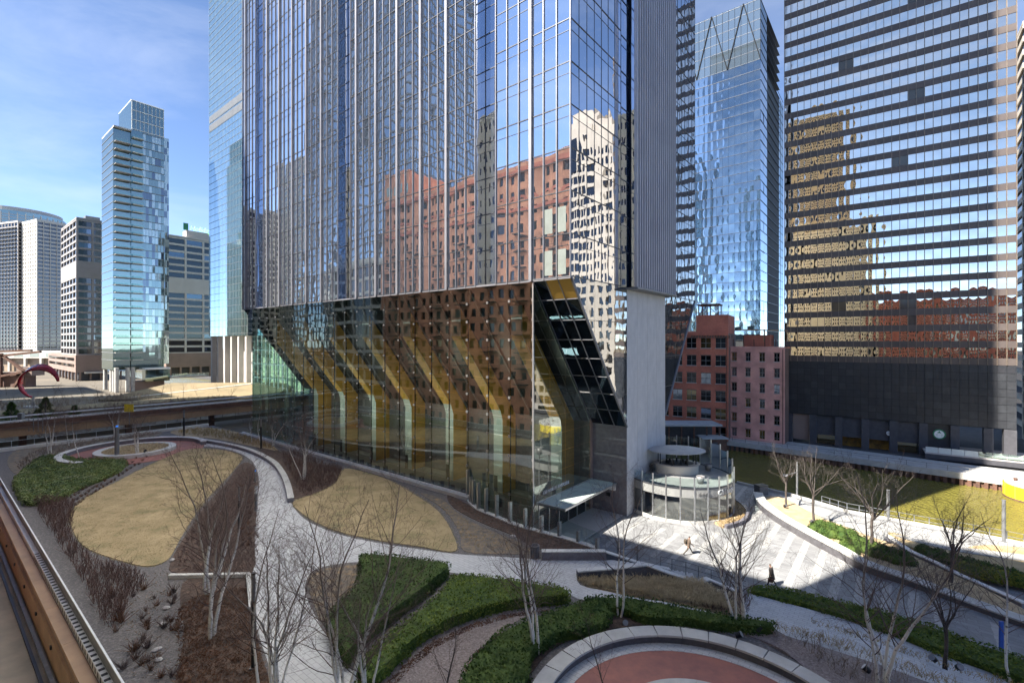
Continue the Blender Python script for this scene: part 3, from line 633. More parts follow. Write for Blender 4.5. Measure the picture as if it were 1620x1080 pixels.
# ------------------------------------------------------------------ west edge: road wall and guard
o = tag(empty('road_wall', W(0, -33.5, 0), GROT), 'tan steel road wall with small lamps along the left edge of the garden', 'wall')
A0, A1 = -92, 62
for k in range(26):
    x0 = A0 + k * 6; x1 = min(x0 + 5.97, A1)
    if x0 >= A1: break
    MB().box(x0, x1, -1.1, -.75, 0, 1.75).build('wall_panel', M['tan_steel'], o)
    MB().box(x0, x1, -.98, -.7, 1.75, 2.3).build('recess_panel', M['brown_steel'], o)
    MB().box(x0, x1, -1.05, -.42, 2.3, 2.52).build('coping', M['tan_steel'], o)
    MB().box(x0 + 2.9, x0 + 3.15, -1.2, -1.09, 1.15, 1.35).build('wall_lamp', M['dark_metal'], o)
MB().box(A0, A1, -.45, -.02, -.3, 2.44).build('wall_core', M['brown_steel'], o)
for y, z, r in ((-1.35, .12, .1), (-1.75, .02, .08)): MB().bar((A0, y, z), (A1, y, z), r * 2).build('pipe', M['grey_metal'] if y > -1.5 else M['dark_metal'], o)
o = tag(empty('guard_rail', W(0, -33.5, 2.44), GROT), 'white slotted metal guard with grey screen along the left garden edge', 'railing')
MB().box(A0, A1, -.36, -.05, 0, .5).build('kerb_plate', M['white_metal'], o)
sm_ = MB().box(-.13, .13, -.372, -.34, .12, .42).box(-.13, .13, -.34, -.07, .49, .506).mesh('slot', M['dark_metal'])
for k in range(150): link('slot', sm_, o, (A1 - .6 - k * .62, 0, 0))
for k in range(51):
    MB().box(A1 - 3 * k - 2.96, A1 - 3 * k, -.03, .0, .35, 1.15).build('screen_panel', M['grey_metal'], o)
MB().box(A0, A1, -.06, .03, 1.15, 1.21).build('top_rail', M['white_metal'], o)
o = tag(empty('kerb_wall', W(90, -33, 0), GROT), 'white kerb with guard rail closing the far end of the garden', 'kerb')
MB().box(0, .5, 0, 32, 0, 3.05).build('kerb_length', M['white_conc'], o)
for k in range(12): MB().box(.2, .26, k * 2.7 + .1, k * 2.7 + .16, 3.05, 4.1).build('post', M['steel'], o)
MB().box(.21, .25, 0, 32, 4.05, 4.1).build('rail', M['steel'], o)
o = tag(empty('ledge', W(13.2, 0, 0), GROT), 'pale stone ledge along the foot of the lobby glass', 'ledge')
MB().box(-61.5, 0, -.85, -.12, 2.3, 2.9).build('ledge_body', M['concrete'], o)
MB().box(-61.5, 0, -.3, -.1, 2.9, 3.0).build('ledge_cap', M['white_metal'], o)
# garden fence of glass between steel posts round the entrance court
fp = [(740, 788, 3.3), (745, 795, 2.9), (749, 799, 2.8), (757, 806, 2.9), (769, 811, 2.6), (786, 818, 2.3), (807, 827, 2.1), (831, 835, 1.9), (857, 842, 1.6), (885, 849, 1.4), (915, 858, 1.1), (945, 868, 1.0)]
F0 = P(740, 788, G)
o = tag(empty('glass_fence', F0), 'curved glass fence with pale steel posts around the entrance court', 'fence')
pts = [(P(a, b, G) - F0, h) for a, b, h in fp]
for i, (p, h) in enumerate(pts):
    MB().box(-.11, .11, -.2, .2, -.1, h).build('post', M['steel'] if i < 9 else M['grey_metal'], o, p, R(-38))
    if i + 1 < len(pts):
        q, h2 = pts[i+1]; off = Vector((.25, .3, 0))
        MB().poly([p + off, q + off, q + off + Vector((0, 0, h2 * .85 + .45)), p + off + Vector((0, 0, h * .85 + .45))]).build('glass_panel', M['rail_glass'], o)
line = [(p.x, p.y) for p, h in pts]
ribbon(line, .55, -.2, .14).build('footing', M['white_conc'], o)

# ------------------------------------------------------------------ the tower
LEN, WID, Z0, FH, NF = 75.0, 37.0, 27.0, 4.2, 22
ZT = Z0 + FH * NF
tower = tag(empty('glass_tower', W(0, 0, 0), GROT), 'huge blue mirrored glass office tower overhanging its narrow granite base', 'building')
def near_cam(c):
    p = tower_mat @ Vector((c[0], c[1], c[2])); d = p - camo.location
    vis = -1e6 if (d.y > 0 and abs(d.z) < d.y * 0.72) else 0
    return vis + d.length
tower_mat = Matrix.Translation(W(0, 0, 0)) @ Matrix.Rotation(GROT, 4, 'Z')
MB().box(-LEN + .5, -.6, 2.2, WID - .5, Z0 + .1, ZT - .2).build('tower_core', M['dark_room'], tower)
# floor plates close the edge below the glass
segs = [(0, 9.6, 0), (9.6, 12.7, 1), (12.7, 37.8, 0), (37.8, 41.2, 1), (41.2, 66.0, 0), (66.0, 69.4, 1), (69.4, 75.0, 0)]
cells = []; fins = []; wide = []
for (a, b, rec) in segs:
    n = max(2, round((b - a) / 1.58)); w = (b - a) / n; y = 1.7 if rec else 0.0
    for i in range(n):
        u = a + (i + .5) * w
        for k in range(NF): cells.append((-u, y, Z0 + (k + .5) * FH, w, FH, 0, 1 if rec else 0))
    for i in range(n + 1):
        (fins if not rec else []).append((a + i * w, (i % 3 == 0 and 0 < i < n)))
    if rec:
        for k in range(NF):
            cells.append((-b, .85, Z0 + (k + .5) * FH, 1.7, FH, R(90), 1))
            cells.append((-a, .85, Z0 + (k + .5) * FH, 1.7, FH, R(-90), 1))
for i in range(7):
    for k in range(NF): cells.append((0, (i + .5) * 10.9 / 7, Z0 + (k + .5) * FH, 10.9 / 7, FH, R(90), 2))
for k in range(NF):
    cells.append((-.3, 11.6, Z0 + (k + .5) * FH, 1.4, FH, R(90), 1))
    cells.append((.35, 12.3, Z0 + (k + .5) * FH, 1.3, FH, 0, 1))
for i in range(8):
    for k in range(NF):
        cells.append((0, 24.7 + (i + .5) * 12.3 / 8, Z0 + (k + .5) * FH, 12.3 / 8, FH, R(90), 2))
        cells.append((1.0, 12.3 + (i + .5) * 12.4 / 8, Z0 + (k + .5) * FH, 12.4 / 8, FH, R(90), 2))
panes(tower, cells, [M['g_west'], M['g_notch'], M['g_south']], 300, R(.16), 0.0035, score=near_cam, seed=3)
# back of the tower
MB().poly([(-LEN, WID, Z0), (0, WID, Z0), (0, WID, ZT), (-LEN, WID, ZT)]).poly([(-LEN, 0, Z0), (-LEN, WID, Z0), (-LEN, WID, ZT), (-LEN, 0, ZT)]).build('rear_glazing', M['g_west'], tower)
MB().box(-LEN, 0, 0, WID, ZT + .02, 215).build('upper_storeys', M['g_west'], tower)
MB().box(-LEN, 0, 0, WID, 215.02, 217).build('roof', M['grey_metal'], tower)
# vertical fins
fm = MB().box(-.038, .038, -.15, .02, Z0 - .15, ZT).mesh('fin', M['fin'])
fw = MB().box(-.17, .17, -.26, .02, Z0 - .2, ZT).mesh('wide_fin', M['fin'])
for u, wd in fins: link('wide_fin' if wd else 'fin', fw if wd else fm, tower, (-u, 0, 0))
ms = MB().box(-.02, .03, -.03, .03, Z0 - .1, ZT).mesh('mullion', M['mullion'])
for i in range(8): link('mullion', ms, tower, (.0, i * 10.9 / 7, 0))
for i in range(9): link('mullion', ms, tower, (.0, 24.7 + i * 12.3 / 8, 0))
mc = MB().box(-.05, .05, -.05, .05, Z0 - .1, ZT).mesh('corner_mullion', M['fin']); link('corner_mullion', mc, tower, (0, 0, 0))
for u in (9.6, 12.7, 37.8, 41.2, 66.0, 69.4): link('mullion', ms, tower, (-u, 1.66, 0))
link('mullion', ms, tower, (-11.15, 1.68, 0))
f2 = MB().box(0, .42, -.075, .075, Z0 - .3, ZT).mesh('blade_fin', M['blade'])
for i in range(19): link('blade_fin', f2, tower, (1.02, 12.35 + i * 12.3 / 18, 0))
MB().box(.02, 1.5, 12.2, 24.8, Z0 - .3, Z0 - .08).build('fin_soffit', M['grey_metal'], tower)
# horizontal transoms: floor joint and spandrel joint
for (a, b, rec) in segs:
    y = 1.68 if rec else -.02
    m1 = MB().box(-b, -a, y - .035, y + .03, -.05, .05).mesh('transom', M['mullion']); m2 = MB().box(-b, -a, y - .02, y + .03, -.022, .022).mesh('transom', M['mullion'])
    for k in range(NF + 1):
        link('transom', m1, tower, (0, 0, Z0 + k * FH)); 
        if k: link('transom', m2, tower, (0, 0, Z0 + k * FH - 1.13))
for (a, b, x) in ((0, 10.9, .01), (10.9, 12.3, -.28), (24.7, 37, .01), (12.35, 24.65, 1.02)):
    m1 = MB().box(x - .03, x + .035, a, b, -.045, .045).mesh('transom', M['mullion']); m2 = MB().box(x - .03, x + .02, a, b, -.02, .02).mesh('transom', M['mullion'])
    for k in range(NF + 1):
        link('transom', m1, tower, (0, 0, Z0 + k * FH))
        if k: link('transom', m2, tower, (0, 0, Z0 + k * FH - 1.13))
# blinds behind two panes near the lower corner, standing just proud of the mirror layer
for (u0, k) in ((1.6, 0), (3.2, 0), (1.6, 1), (3.2, 1)):
    MB().box(-u0 - .05 + 1.5 - 1.5, -u0 + 1.05, -.012, -.006, Z0 + k * FH + .25, Z0 + k * FH + 2.75).build('blind', M['blind'], tower)
# the core and its lower glass
MB().box(-LEN + 2, 0, 12.5, 24.5, 0, Z0 - .3).build('core_wall', M['granite_lt'], tower)
MB().box(-71, .004, 12.44, 12.5, 0, 10.6).build('core_cladding', M['granite'], tower)
for z in (3.6, 7.1): MB().box(-4.6, .006, 12.425, 12.44, z, z + .03).build('stone_joint', M['granite_dk'], tower)
for z in (3, 6, 9, 12, 15, 18, 21, 24): MB().box(0, .008, 12.5, 24.5, z, z + .02).build('stone_joint', M['stone_grey'], tower)
for y in (15.5, 18.5, 21.5): MB().box(0, .008, y, y + .018, 0, Z0 - .3).build('stone_joint', M['stone_grey'], tower)
SLOPE = (Z0 - 10.5) / 12.5
def lower_glass(v0, v1, sign, name):
    n = 8; w = (v1 - v0) / n
    for i in range(n):
        a = v0 + i * w; b = a + w
        for r in range(4):
            zb = Z0 - (r + 1) * FH; zt = Z0 - r * FH
            poly = [(a + .02, zb), (b - .02, zb), (b - .02, zt - .03), (a + .02, zt - .03)]
            if sign > 0: poly = clip(poly, SLOPE, 1, Z0)          # west wedge: z >= Z0 - SLOPE*v
            else: poly = clip(poly, -SLOPE, 1, Z0 - SLOPE * WID)   # east wedge: z >= Z0 - SLOPE*(WID-v)
            if len(poly) < 3: continue
            tx = rnd.gauss(0, .0025)
            MB().poly([(tx * (p[1] - zb), p[0], p[1]) for p in poly]).build(name, M['g_lower'], tower)
lower_glass(0, 12.5, 1, 'wedge_pane'); lower_glass(24.5, 37, -1, 'wedge_pane')
MB().bar((.03, 0, Z0), (.03, 12.5, 10.5), .16, .2).build('wedge_edge', M['fin'], tower)
MB().bar((.03, 37, Z0), (.03, 24.5, 10.5), .16, .2).build('wedge_edge', M['fin'], tower)
for z in (Z0 - FH, Z0 - 2 * FH, Z0 - 3 * FH):
    MB().box(-.02, .03, (Z0 - z) / SLOPE, 12.5, z - .03, z + .03).build('transom', M['mullion'], tower)
    MB().box(-.02, .03, 24.5, WID - (Z0 - z) / SLOPE, z - .03, z + .03).build('transom', M['mullion'], tower)
# sloping soffit: dark glass at the south end, panelled inside the lobby
sdir = Vector((0, 12.5, -(Z0 - 10.5))); sl_len = sdir.length
def slope_pt(x, s, off=0.0):
    nrm = Vector((0, -sdir.z, sdir.y)).normalized() * -1     # outward: down and west
    q = Vector((x, 0, Z0)) + sdir * s
    return q + Vector((0, -abs(nrm.y), -abs(nrm.z))) * off
for r in range(8):
    for c in range(3):
        x0 = -.08 - c * 1.52; x1 = x0 - 1.46; s0 = r / 8 + .004; s1 = (r + 1) / 8 - .004
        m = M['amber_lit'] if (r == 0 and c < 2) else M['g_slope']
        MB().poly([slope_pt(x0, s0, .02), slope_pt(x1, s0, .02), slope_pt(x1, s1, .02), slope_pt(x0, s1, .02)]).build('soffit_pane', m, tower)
for c in range(4): MB().bar(slope_pt(-.04 - c * 1.52, 0, .05), slope_pt(-.04 - c * 1.52, 1, .05), .1, .1).build('soffit_mullion', M['fin'], tower)
for r in range(9): MB().bar(slope_pt(-.04, r / 8, .04), slope_pt(-4.6, r / 8, .04), .07, .07).build('soffit_mullion', M['fin'], tower)
for c in range(22):
    x0 = -4.75 - c * 3.02; x1 = x0 - 2.96
    MB().poly([slope_pt(x0, 0), slope_pt(x1, 0), slope_pt(x1, 1), slope_pt(x0, 1)]).build('soffit_panel', M['soffit'], tower)
    MB().bar(slope_pt(x0, .02, .12), slope_pt(x0, .98, .12), .16, .22).build('soffit_rib', M['grey_metal'], tower)
MB().poly([slope_pt(-71, 0), slope_pt(-75, 0), slope_pt(-75, 1), slope_pt(-71, 1)]).build('soffit_panel', M['g_slope'], tower)
e2 = [(0, WID, Z0), (-LEN, WID, Z0), (-LEN, 24.5, 10.5), (0, 24.5, 10.5)]
MB().poly(e2).build('soffit_panel', M['soffit'], tower)
MB().box(-LEN, 0, -.02, .5, Z0 - .22, Z0 - .02).build('edge_trim', M['fin'], tower)
MB().box(-LEN, -.5, .2, 12.4, .0, .06).build('lobby_floor', M['stone_grey'], tower)
# leaning timber-faced columns inside the lobby
for k in range(7):
    u = 8.0 + k * 9.5
    prof = [(12.42, 0.06), (9.6, 0.06), (9.6, 10.0), (9.1, 11.4), (1.6, 21.3), (1.6, 24.6), (12.42, 10.4)]
    col = MB(); n = len(prof)
    col.v = [(-u - .8, a, b) for a, b in prof] + [(-u + .8, a, b) for a, b in prof]
    col.f = [tuple(range(n)), ] + [(i, (i + 1) % n, n + (i + 1) % n, n + i) for i in range(n)]
    ob = col.build('leaning_column', M['pale_panel'], tower)
    tp = MB().poly([(-u + .805, a, b) for a, b in prof]); tp.build('timber_face', M['wood'], ob)
    w = MB().poly([(-u - .79, 9.07, 11.36), (-u + .79, 9.07, 11.36), (-u + .79, 1.57, 21.26), (-u - .79, 1.57, 21.26)]); w.build('timber_face', M['wood'], ob)
    MB().box(-u - .7, -u - .1, 9.52, 9.59, .1, 2.3).build('portal', M['dark_metal'], ob)
    MB().box(-u + .1, -u + .7, 9.52, 9.59, 1.4, 2.6).build('notice_board', M['sign_white'], ob)
for k in range(26): MB().box(-14 - k * 2.1, -13.5 - k * 2.1, 5.2, 5.7, .06, 1.0 + .15 * (k % 3)).build('lobby_seat', M['dark_metal'], tower)
# fill lights added for the lit lobby, aimed up and inward at the columns
for k in range(6):
    u = 13.0 + k * 9.5
    la = bpy.data.lights.new('lobby_fill', 'AREA'); la.shape = 'RECTANGLE'; la.size = 6.0; la.size_y = 1.2; la.energy = 85; la.color = (1.0, 0.88, 0.68)
    lo = bpy.data.objects.new('lobby_fill', la); COL.objects.link(lo); lo.parent = tower; lo.location = (-u, 2.6, 7.5); lo.rotation_euler = (R(128), 0, 0)
# lobby glass: west wall
cw = (71 - 4.6) / 21; rh = Z0 / 13
lob = []
for i in range(21):
    for r in range(13): lob.append((-4.6 - (i + .5) * cw, .05, (r + .5) * rh - .02, cw - .03, rh - .03, 0, 0))
panes(tower, lob, [M['lobby_glass']], 300, R(.12), 0, name='lobby_pane', score=near_cam, seed=5)
for i in range(4):
    a = i * 3.1 + .08; b = a + 3.05
    for r in range(13):
        poly = clip([(a, r * rh + .02), (b, r * rh + .02), (b, (r+1) * rh - .02), (a, (r+1) * rh - .02)], -SLOPE, -1, -Z0 + .2)
        if len(poly) > 2: MB().poly([(-4.6, p[0], p[1]) for p in poly]).build('lobby_pane', M['lobby_glass'], tower)
        if len(poly) > 2: MB().poly([(-71, p[0], p[1]) for p in poly]).build('lobby_pane', M['lobby_glass'], tower)
cl = MB()
for i in range(22):
    for r in range(1, 13):
        x = -4.6 - i * cw; s = .11 if i < 4 else .08
        cl.box(x - s, x + s, -.06, .04, r * rh - s * 1.2, r * rh + s * 1.2)
o = cl.build('clamp_fittings', M['steel'], tower); o['kind'] = 'stuff'
for i in range(0, 22, 1): MB().box(-4.6 - i * cw - .03, -4.6 - i * cw + .03, .12, .3, 0, Z0 - .3).build('glass_rib', M['canopy_glass'], tower)
MB().box(-4.66, -4.5, -.04, .1, 0, Z0 - .3).build('corner_post', M['steel'], tower)
MB().box(-4.75, -4.55, 11.9, 12.5, 0, 11.0).build('stone_trim', M['stone_brown'], tower)
# entrance
can = tag(empty('entrance_canopy', W(4.6, 0, 0), GROT), 'flat frosted glass canopy over the tower entrance', 'canopy')
for k in range(6): MB().box(.1, 3.3, 1.0 + k * 1.9, 2.86 + k * 1.9, 3.62, 3.68).build('glass_panel', M['frosted'], can)
MB().box(.02, 3.4, .9, 1.0, 3.5, 3.7).box(3.3, 3.4, .9, 12.4, 3.5, 3.7).build('edge_beam', M['steel'], can)
for k in range(7): MB().box(.05, 3.35, .98 + k * 1.9 - .04, .98 + k * 1.9 + .04, 3.4, 3.6).build('glass_beam', M['canopy_glass'], can)
MB().box(-.02, .1, .6, 12.4, 3.45, 3.75).build('wall_beam', M['steel'], can)
for k in range(6): MB().box(-.05, .06, 1.0 + k * 1.95, 1.12 + k * 1.95, 0, 3.4).build('door_post', M['steel'], can)
for k in range(5): MB().box(-.04, .02, 1.25 + k * 1.95, 2.8 + k * 1.95, .1, 2.6).build('door_leaf', M['canopy_glass'], can)
text('lettering', '150 NORTH RIVERSIDE', .52, M['white_metal'], can, (.15, 1.6, 4.35), (R(90), 0, R(90)), .03)
pq = tag(empty('wall_plaque', W(2.4, 12.4, 3.2), GROT), 'small pale grey plaque on the granite wall beside the entrance', 'plaque')
MB().box(-1.0, 1.0, -.08, .02, -.45, .45).build('plate', M['sign_white'], pq)
text('lettering', '150 North Riverside', .2, M['grey_metal'], pq, (-.9, -.09, .08), (R(90), 0, 0), .004)
text('lettering', 'Plaza', .2, M['grey_metal'], pq, (-.25, -.09, -.24), (R(90), 0, 0), .004)
MB().box(-.3, .3, -.06, .02, -1.25, -.85).build('vent', M['dark_metal'], pq)

# ------------------------------------------------------------------ round pavilion with roof bar
pc = Vector((20.9, 60.0, 0)); PR = 6.35
pav = tag(empty('round_pavilion', pc), 'round glass pavilion with roof deck beside the concrete tower base', 'building')
MB().cyl((0, 0), PR - .15, PR - .15, 3.25, 4.05, 64).build('roof_deck', M['fascia'], pav)
ring((0, 0), PR - .12, PR + .02, 3.0, 3.95, 0, 2 * math.pi, 64).build('fascia', M['fascia'], pav)
ring((0, 0), PR - .1, PR + .05, 3.95, 4.1, 0, 2 * math.pi, 64).build('deck_edge', M['mullion'], pav)
MB().cyl((0, 0), PR - .3, PR - .3, 0, .12, 64).build('floor', M['stone_grey'], pav)
MB().cyl((0, 0), 3.6, 3.6, .1, 3.2, 40).build('inner_wall', M['char'], pav)
ring((0, 0), PR - .25, PR + .1, 0, .38, 0, 2 * math.pi, 64).build('plinth', M['concrete'], pav)
NP = 26
for k in range(NP):
    a = 2 * math.pi * k / NP + .06; b = 2 * math.pi * (k + 1) / NP + .06
    ca, sa_ = math.cos(a), math.sin(a); far = max(0, (sa_ * .8 + ca * .45))
    h = 5.3 + 2.3 * min(1, far * 1.3)
    MB().box(-.05, .1, -.07, .07, 0, h).build('post', M['steel'], pav, (PR * ca, PR * sa_, 0), a)
    p = Vector((PR * ca, PR * sa_, 0)); q = Vector((PR * math.cos(b), PR * math.sin(b), 0))
    MB().poly([p + Vector((0, 0, .4)), q + Vector((0, 0, .4)), q + Vector((0, 0, 3.0)), p + Vector((0, 0, 3.0))]).build('window_pane', M['drum_glass'], pav)
    h2 = h - .15
    MB().poly([p + Vector((0, 0, 4.1)), q + Vector((0, 0, 4.1)), q + Vector((0, 0, h2)), p + Vector((0, 0, h2))]).build('screen_pane', M['rail_glass'], pav)
for k in range(9):
    a = R(-150 + k * 15)
    MB().box(-.5, .5, -.35, .35, .12, .85).build('banquette', M['wood'] if k % 2 else M['rust'], pav, (4.6 * math.cos(a), 4.6 * math.sin(a), 0), a)
def ring_text(body, a0, size, z, shear, name):
    step = size * .58 / PR
    for i, ch in enumerate(body):
        if ch == ' ': continue
        a = a0 + i * step
        text('letter', ch, size, M['sign_white'] if shear else M['grey_metal'], pav, (math.cos(a) * (PR + .08), math.sin(a) * (PR + .08), z), (R(90), 0, a + R(90)), .03, 'CENTER', shear)
ring_text('RIVER', R(-88), .48, 3.28, 0, 's')
ring_text('Chicago', R(-66), .82, 3.22, .3, 's')
MB().bar((-6.2, -2.2, 2.6), (-6.2, -2.2, 2.7), .1).build('bracket', M['dark_metal'], pav)
bar_ = tag(empty('roof_bar', pc + Vector((.1, .8, 4.06))), 'oval roof bar with white counter under a grey flat canopy', 'bar')
MB().cyl((0, 0), 2.55, 2.55, 0, 1.05, 40, True, 1.05, .75).build('counter', M['off_white'], bar_)
MB().cyl((0, 0), 2.75, 2.75, 1.05, 1.12, 40, True, 1.05, .75).build('counter_top', M['stone_grey'], bar_)
MB().cyl((0, 0), 2.0, 2.0, 1.122, 1.135, 32, True, 1.05, .7).build('bar_well', M['dark_metal'], bar_)
for k in range(8):
    a = 2 * math.pi * (k + .4) / 8
    MB().cyl((math.cos(a) * 2.4, math.sin(a) * 1.7), .07, .07, .9, 2.75, 8).build('post', M['dark_metal'], bar_)
mb = MB().lathe((0, 0, 0), [(.02, 3.05), (1.6, 3.0), (3.0, 2.86), (3.35, 2.78), (3.35, 2.7), (.02, 2.72)], 40)
mb.v = [(x * 1.06, y * .78, z) for x, y, z in mb.v]; mb.build('canopy', M['lichen_roof'], bar_, smooth=False)
for k in range(9):
    a = 2 * math.pi * k / 9; MB().box(-.12, .12, -.1, .1, 1.13, 1.13 + rnd.uniform(.2, .6)).build('bar_equipment', M['dark_metal'], bar_, (math.cos(a) * 1.3, math.sin(a) * .8, 0), a)
for k, (x, y) in enumerate(((-3.3, .6), (-3.4, -.1), (-3.0, 1.3))):
    s = tag(empty('bar_stool', pc + Vector((x, y, 4.06)), label=['black bar stool nearest the back at the roof bar', 'black bar stool in the middle left of the roof bar', 'black bar stool furthest left behind the roof bar counter'][k], cat='stool', group='bar stools on the roof deck'))
    MB().cyl((0, 0), .19, .19, .72, .78, 12).build('seat', M['dark_metal'], s)
    for q in range(4): MB().bar((.16 * math.cos(q * 1.57), .16 * math.sin(q * 1.57), 0), (.11 * math.cos(q * 1.57), .11 * math.sin(q * 1.57), .72), .03).build('leg', M['dark_metal'], s)
for k, (x, y) in enumerate(((1.1, -4.3), (4.3, 1.3))):
    s = tag(empty('plant_pot', pc + Vector((x, y, 4.06))), ['grey tapered pot at the front edge of the roof deck', 'dark grey pot at the right side of the roof deck'][k], 'pot')
    MB().lathe((0, 0, 0), [(.02, 0), (.32, 0), (.5, .85), (.44, .85), (.4, .7), (.02, .7)], 20).build('pot_body', M['grey_metal'], s, smooth=True)
    MB().cyl((0, 0), .4, .4, .6, .72, 16).build('soil', M['mulch'], s)
t = tag(empty('planter_strip', pc), 'low curved planter of dry leaves hugging the pavilion', 'planter')
ring((0, 0), PR + 1.3, PR + 1.7, -.1, .42, R(-70), R(60), 40).build('planter_wall', M['granite'], t)
ring((0, 0), PR + .12, PR + 1.32, -.1, .3, R(-72), R(62), 40).build('soil', M['straw'], t)

# ------------------------------------------------------------------ buildings of the street grid
def grid_building(name, label, cpx, Y, wpx, spx, z0, z1, fh, bay, wall, glass, span=.35, pier=.3, proud=.25, group=None, pane_mats=None, limit=0, roofm='stone_grey', z_pier0=None, corner=None, Lw=None, Ls=None, mech=None, tilt=.002, bulge=0.0):
    c = corner if corner is not None else at_depth(cpx, Y, 0); c = Vector((c.x, c.y, 0))
    Lw = Lw or reach(c, D1, wpx); Ls = Ls or reach(c, D2, spx)
    b = tag(empty(name, c, GROT), label, 'building', group)
    MB().box(-Lw + .1, -.1, .1, Ls - .1, z0, z1 - .2).build('glazing', glass, b)
    nf = max(1, round((z1 - z0) / fh)); fh = (z1 - z0) / nf
    if span > 0:
        sm = MB().box(-Lw - proud, proud, -proud, Ls + proud, -fh * span / 2, fh * span / 2).mesh('spandrel', wall)
        for k in range(nf + 1): link('spandrel', sm, b, (0, 0, z0 + k * fh))
    nw = max(1, round(Lw / bay)); ns = max(1, round(Ls / bay)); bw = Lw / nw; bs = Ls / ns
    if pier > 0:
        p = proud + .05
        pm1 = MB().box(-pier / 2, pier / 2, -p, .2, z0, z1).mesh('pier', wall)
        pm2 = MB().box(-.2, p, -pier / 2, pier / 2, z0, z1).mesh('pier', wall)
        for i in range(nw + 1): link('pier', pm1, b, (-i * bw, 0, 0))
        for i in range(ns + 1): link('pier', pm2, b, (0, i * bs, 0))
    if pane_mats:
        cells = []
        for k in range(nf):
            zc = z0 + (k + .5) * fh; h = fh * (1 - span)
            for i in range(nw): cells.append((-(i + .5) * bw, .06, zc, bw - pier, h, 0))
            for i in range(ns): cells.append((-.06, (i + .5) * bs, zc, bs - pier, h, R(90)))
        cells.sort(key=lambda q: -q[2] if False else 0)
        mtx = Matrix.Translation(c) @ Matrix.Rotation(GROT, 4, 'Z')
        def sc(q):
            d = mtx @ Vector(q[:3]) - camo.location
            return d.length + (0 if d.y > 0 and abs(d.z) < .73 * d.y and abs(d.x) < 1.09 * d.y else 1e5)
        panes(b, cells, pane_mats, limit, tilt, bulge, name='window_pane', score=sc, seed=len(name))
    if mech:
        for (a0, a1) in mech: MB().box(-Lw - proud - .06, proud + .06, -proud - .06, Ls + proud + .06, a0, a1).build('mechanical_band', wall, b)
    MB().box(-Lw - proud, proud, -proud, Ls + proud, z1, z1 + 1.2).build('parapet', wall, b)
    return b, Lw, Ls

# left background
def slab_front(name, label, lpx, rpx, Y, z0, z1, fh, bay, depth, wall, glass, span, pier, tilt=.12, pmats=None):
    a_ = at_depth(lpx, Y); b_ = at_depth(rpx, Y * (1 - tilt * .3)); d_ = b_ - a_; L_ = d_.length; o_ = tag(empty(name, Vector((a_.x, a_.y, 0)), math.atan2(d_.y, d_.x)), label, 'building')
    MB().box(.2, L_ - .2, .3, depth, z0, z1 - .2).build('glazing', glass, o_)
    nf_ = round((z1 - z0) / fh); f_ = (z1 - z0) / nf_; n_ = round(L_ / bay); w_ = L_ / n_
    sm_ = MB().box(0, L_, 0, depth + .1, -f_ * span / 2, f_ * span / 2).mesh('spandrel', wall); pm_ = MB().box(-pier / 2, pier / 2, -.08, .5, z0, z1).mesh('pier', wall)
    for k in range(nf_ + 1): link('spandrel', sm_, o_, (0, 0, z0 + k * f_))
    for i in range(n_ + 1): link('pier', pm_, o_, (i * w_, 0, 0))
    pr_ = MB().box(-.1, .5, -.2, .2, z0, z1).mesh('pier', wall)
    for i in range(6): link('pier', pr_, o_, (L_, i * depth / 5, 0))
    if pmats: panes(o_, [((i + .5) * w_, .25, z0 + (k + .5) * f_, w_ - pier, f_ * (1 - span), 0) for k in range(nf_) for i in range(n_)], pmats, 250, .003)
    MB().box(-.2, L_ + .2, -.2, depth + .2, z1, z1 + 1.5).build('parapet', wall, o_)
    return o_, L_
b1, lw = slab_front('apartment_block', 'white gridded apartment block at the far left', 28.5, 58, 420, 1, 123, 3.3, 3.3, 22, M['off_white'], M['g_dark'], .42, 1.6, pmats=[M['g_dark'], M['g_dark'], M['g_green']])
b1, lw = slab_front('apartment_block', 'dark balconied apartment wing left of the white gridded block', -30, 28, 430, 1, 124, 3.3, 4.2, 20, M['stone_grey'], M['g_dark'], .16, .5)
for k in range(36): MB().box(.5, lw - .5, -1.6, .0, 3 + k * 3.32, 3.25 + k * 3.32).build('balcony', M['grey_metal'], b1)
c = at_depth(29, 600); b2 = tag(empty('curved_tower', Vector((c.x, c.y, 0))), 'curved pale blue glass tower behind the white block at far left', 'building')
MB().cyl((0, 0), 44, 44, 1, 176, 40).build('glazing', M['g_green'], b2)
for k in range(52): MB().cyl((0, 0), 44.25, 44.25, 2.6 + k * 3.3, 3.3 + k * 3.3, 40).build('spandrel', M['stone_grey'], b2)
for k in range(40):
    a = 2 * math.pi * k / 40; MB().box(-.3, .3, -.5, .5, 1, 174).build('pier', M['off_white'], b2, (44.2 * math.cos(a), 44.2 * math.sin(a), 0), a)
MB().cyl((0, 0), 41, 41, 176, 181, 40).build('roof_drum', M['stone_grey'], b2)
b3, lw, ls = grid_building('apartment_block', 'slender beige apartment tower between the white block and the grey office slab', 86, 560, 76, 101, 1, 138, 3.3, 3.4, M['lime'], M['g_dark'], .4, 1.4, .3)
b4, lw, ls = grid_building('office_slab', 'grey stone office slab with dark window bands left of the balcony tower', 122, 250, 98, 170, 13.5, 84.5, 3.75, 8.2, M['stone_dark'], M['g_dark'], .30, .9, .35, pane_mats=[M['g_dark'], M['g_dark'], M['g_alta'], M['g_dark']], limit=220, mech=[(55, 63)])
MB().box(-12, -4, 4, 10, 85, 88).build('roof_plant', M['grey_metal'], b4)
c = at_depth(121, 248); c = Vector((c.x, c.y, 0)); pd = tag(empty('office_podium', c, GROT), 'low brown stone podium with slit windows under the grey office slab', 'building')
Lp = reach(c, D1, 78); Ls_ = reach(c, D2, 169)
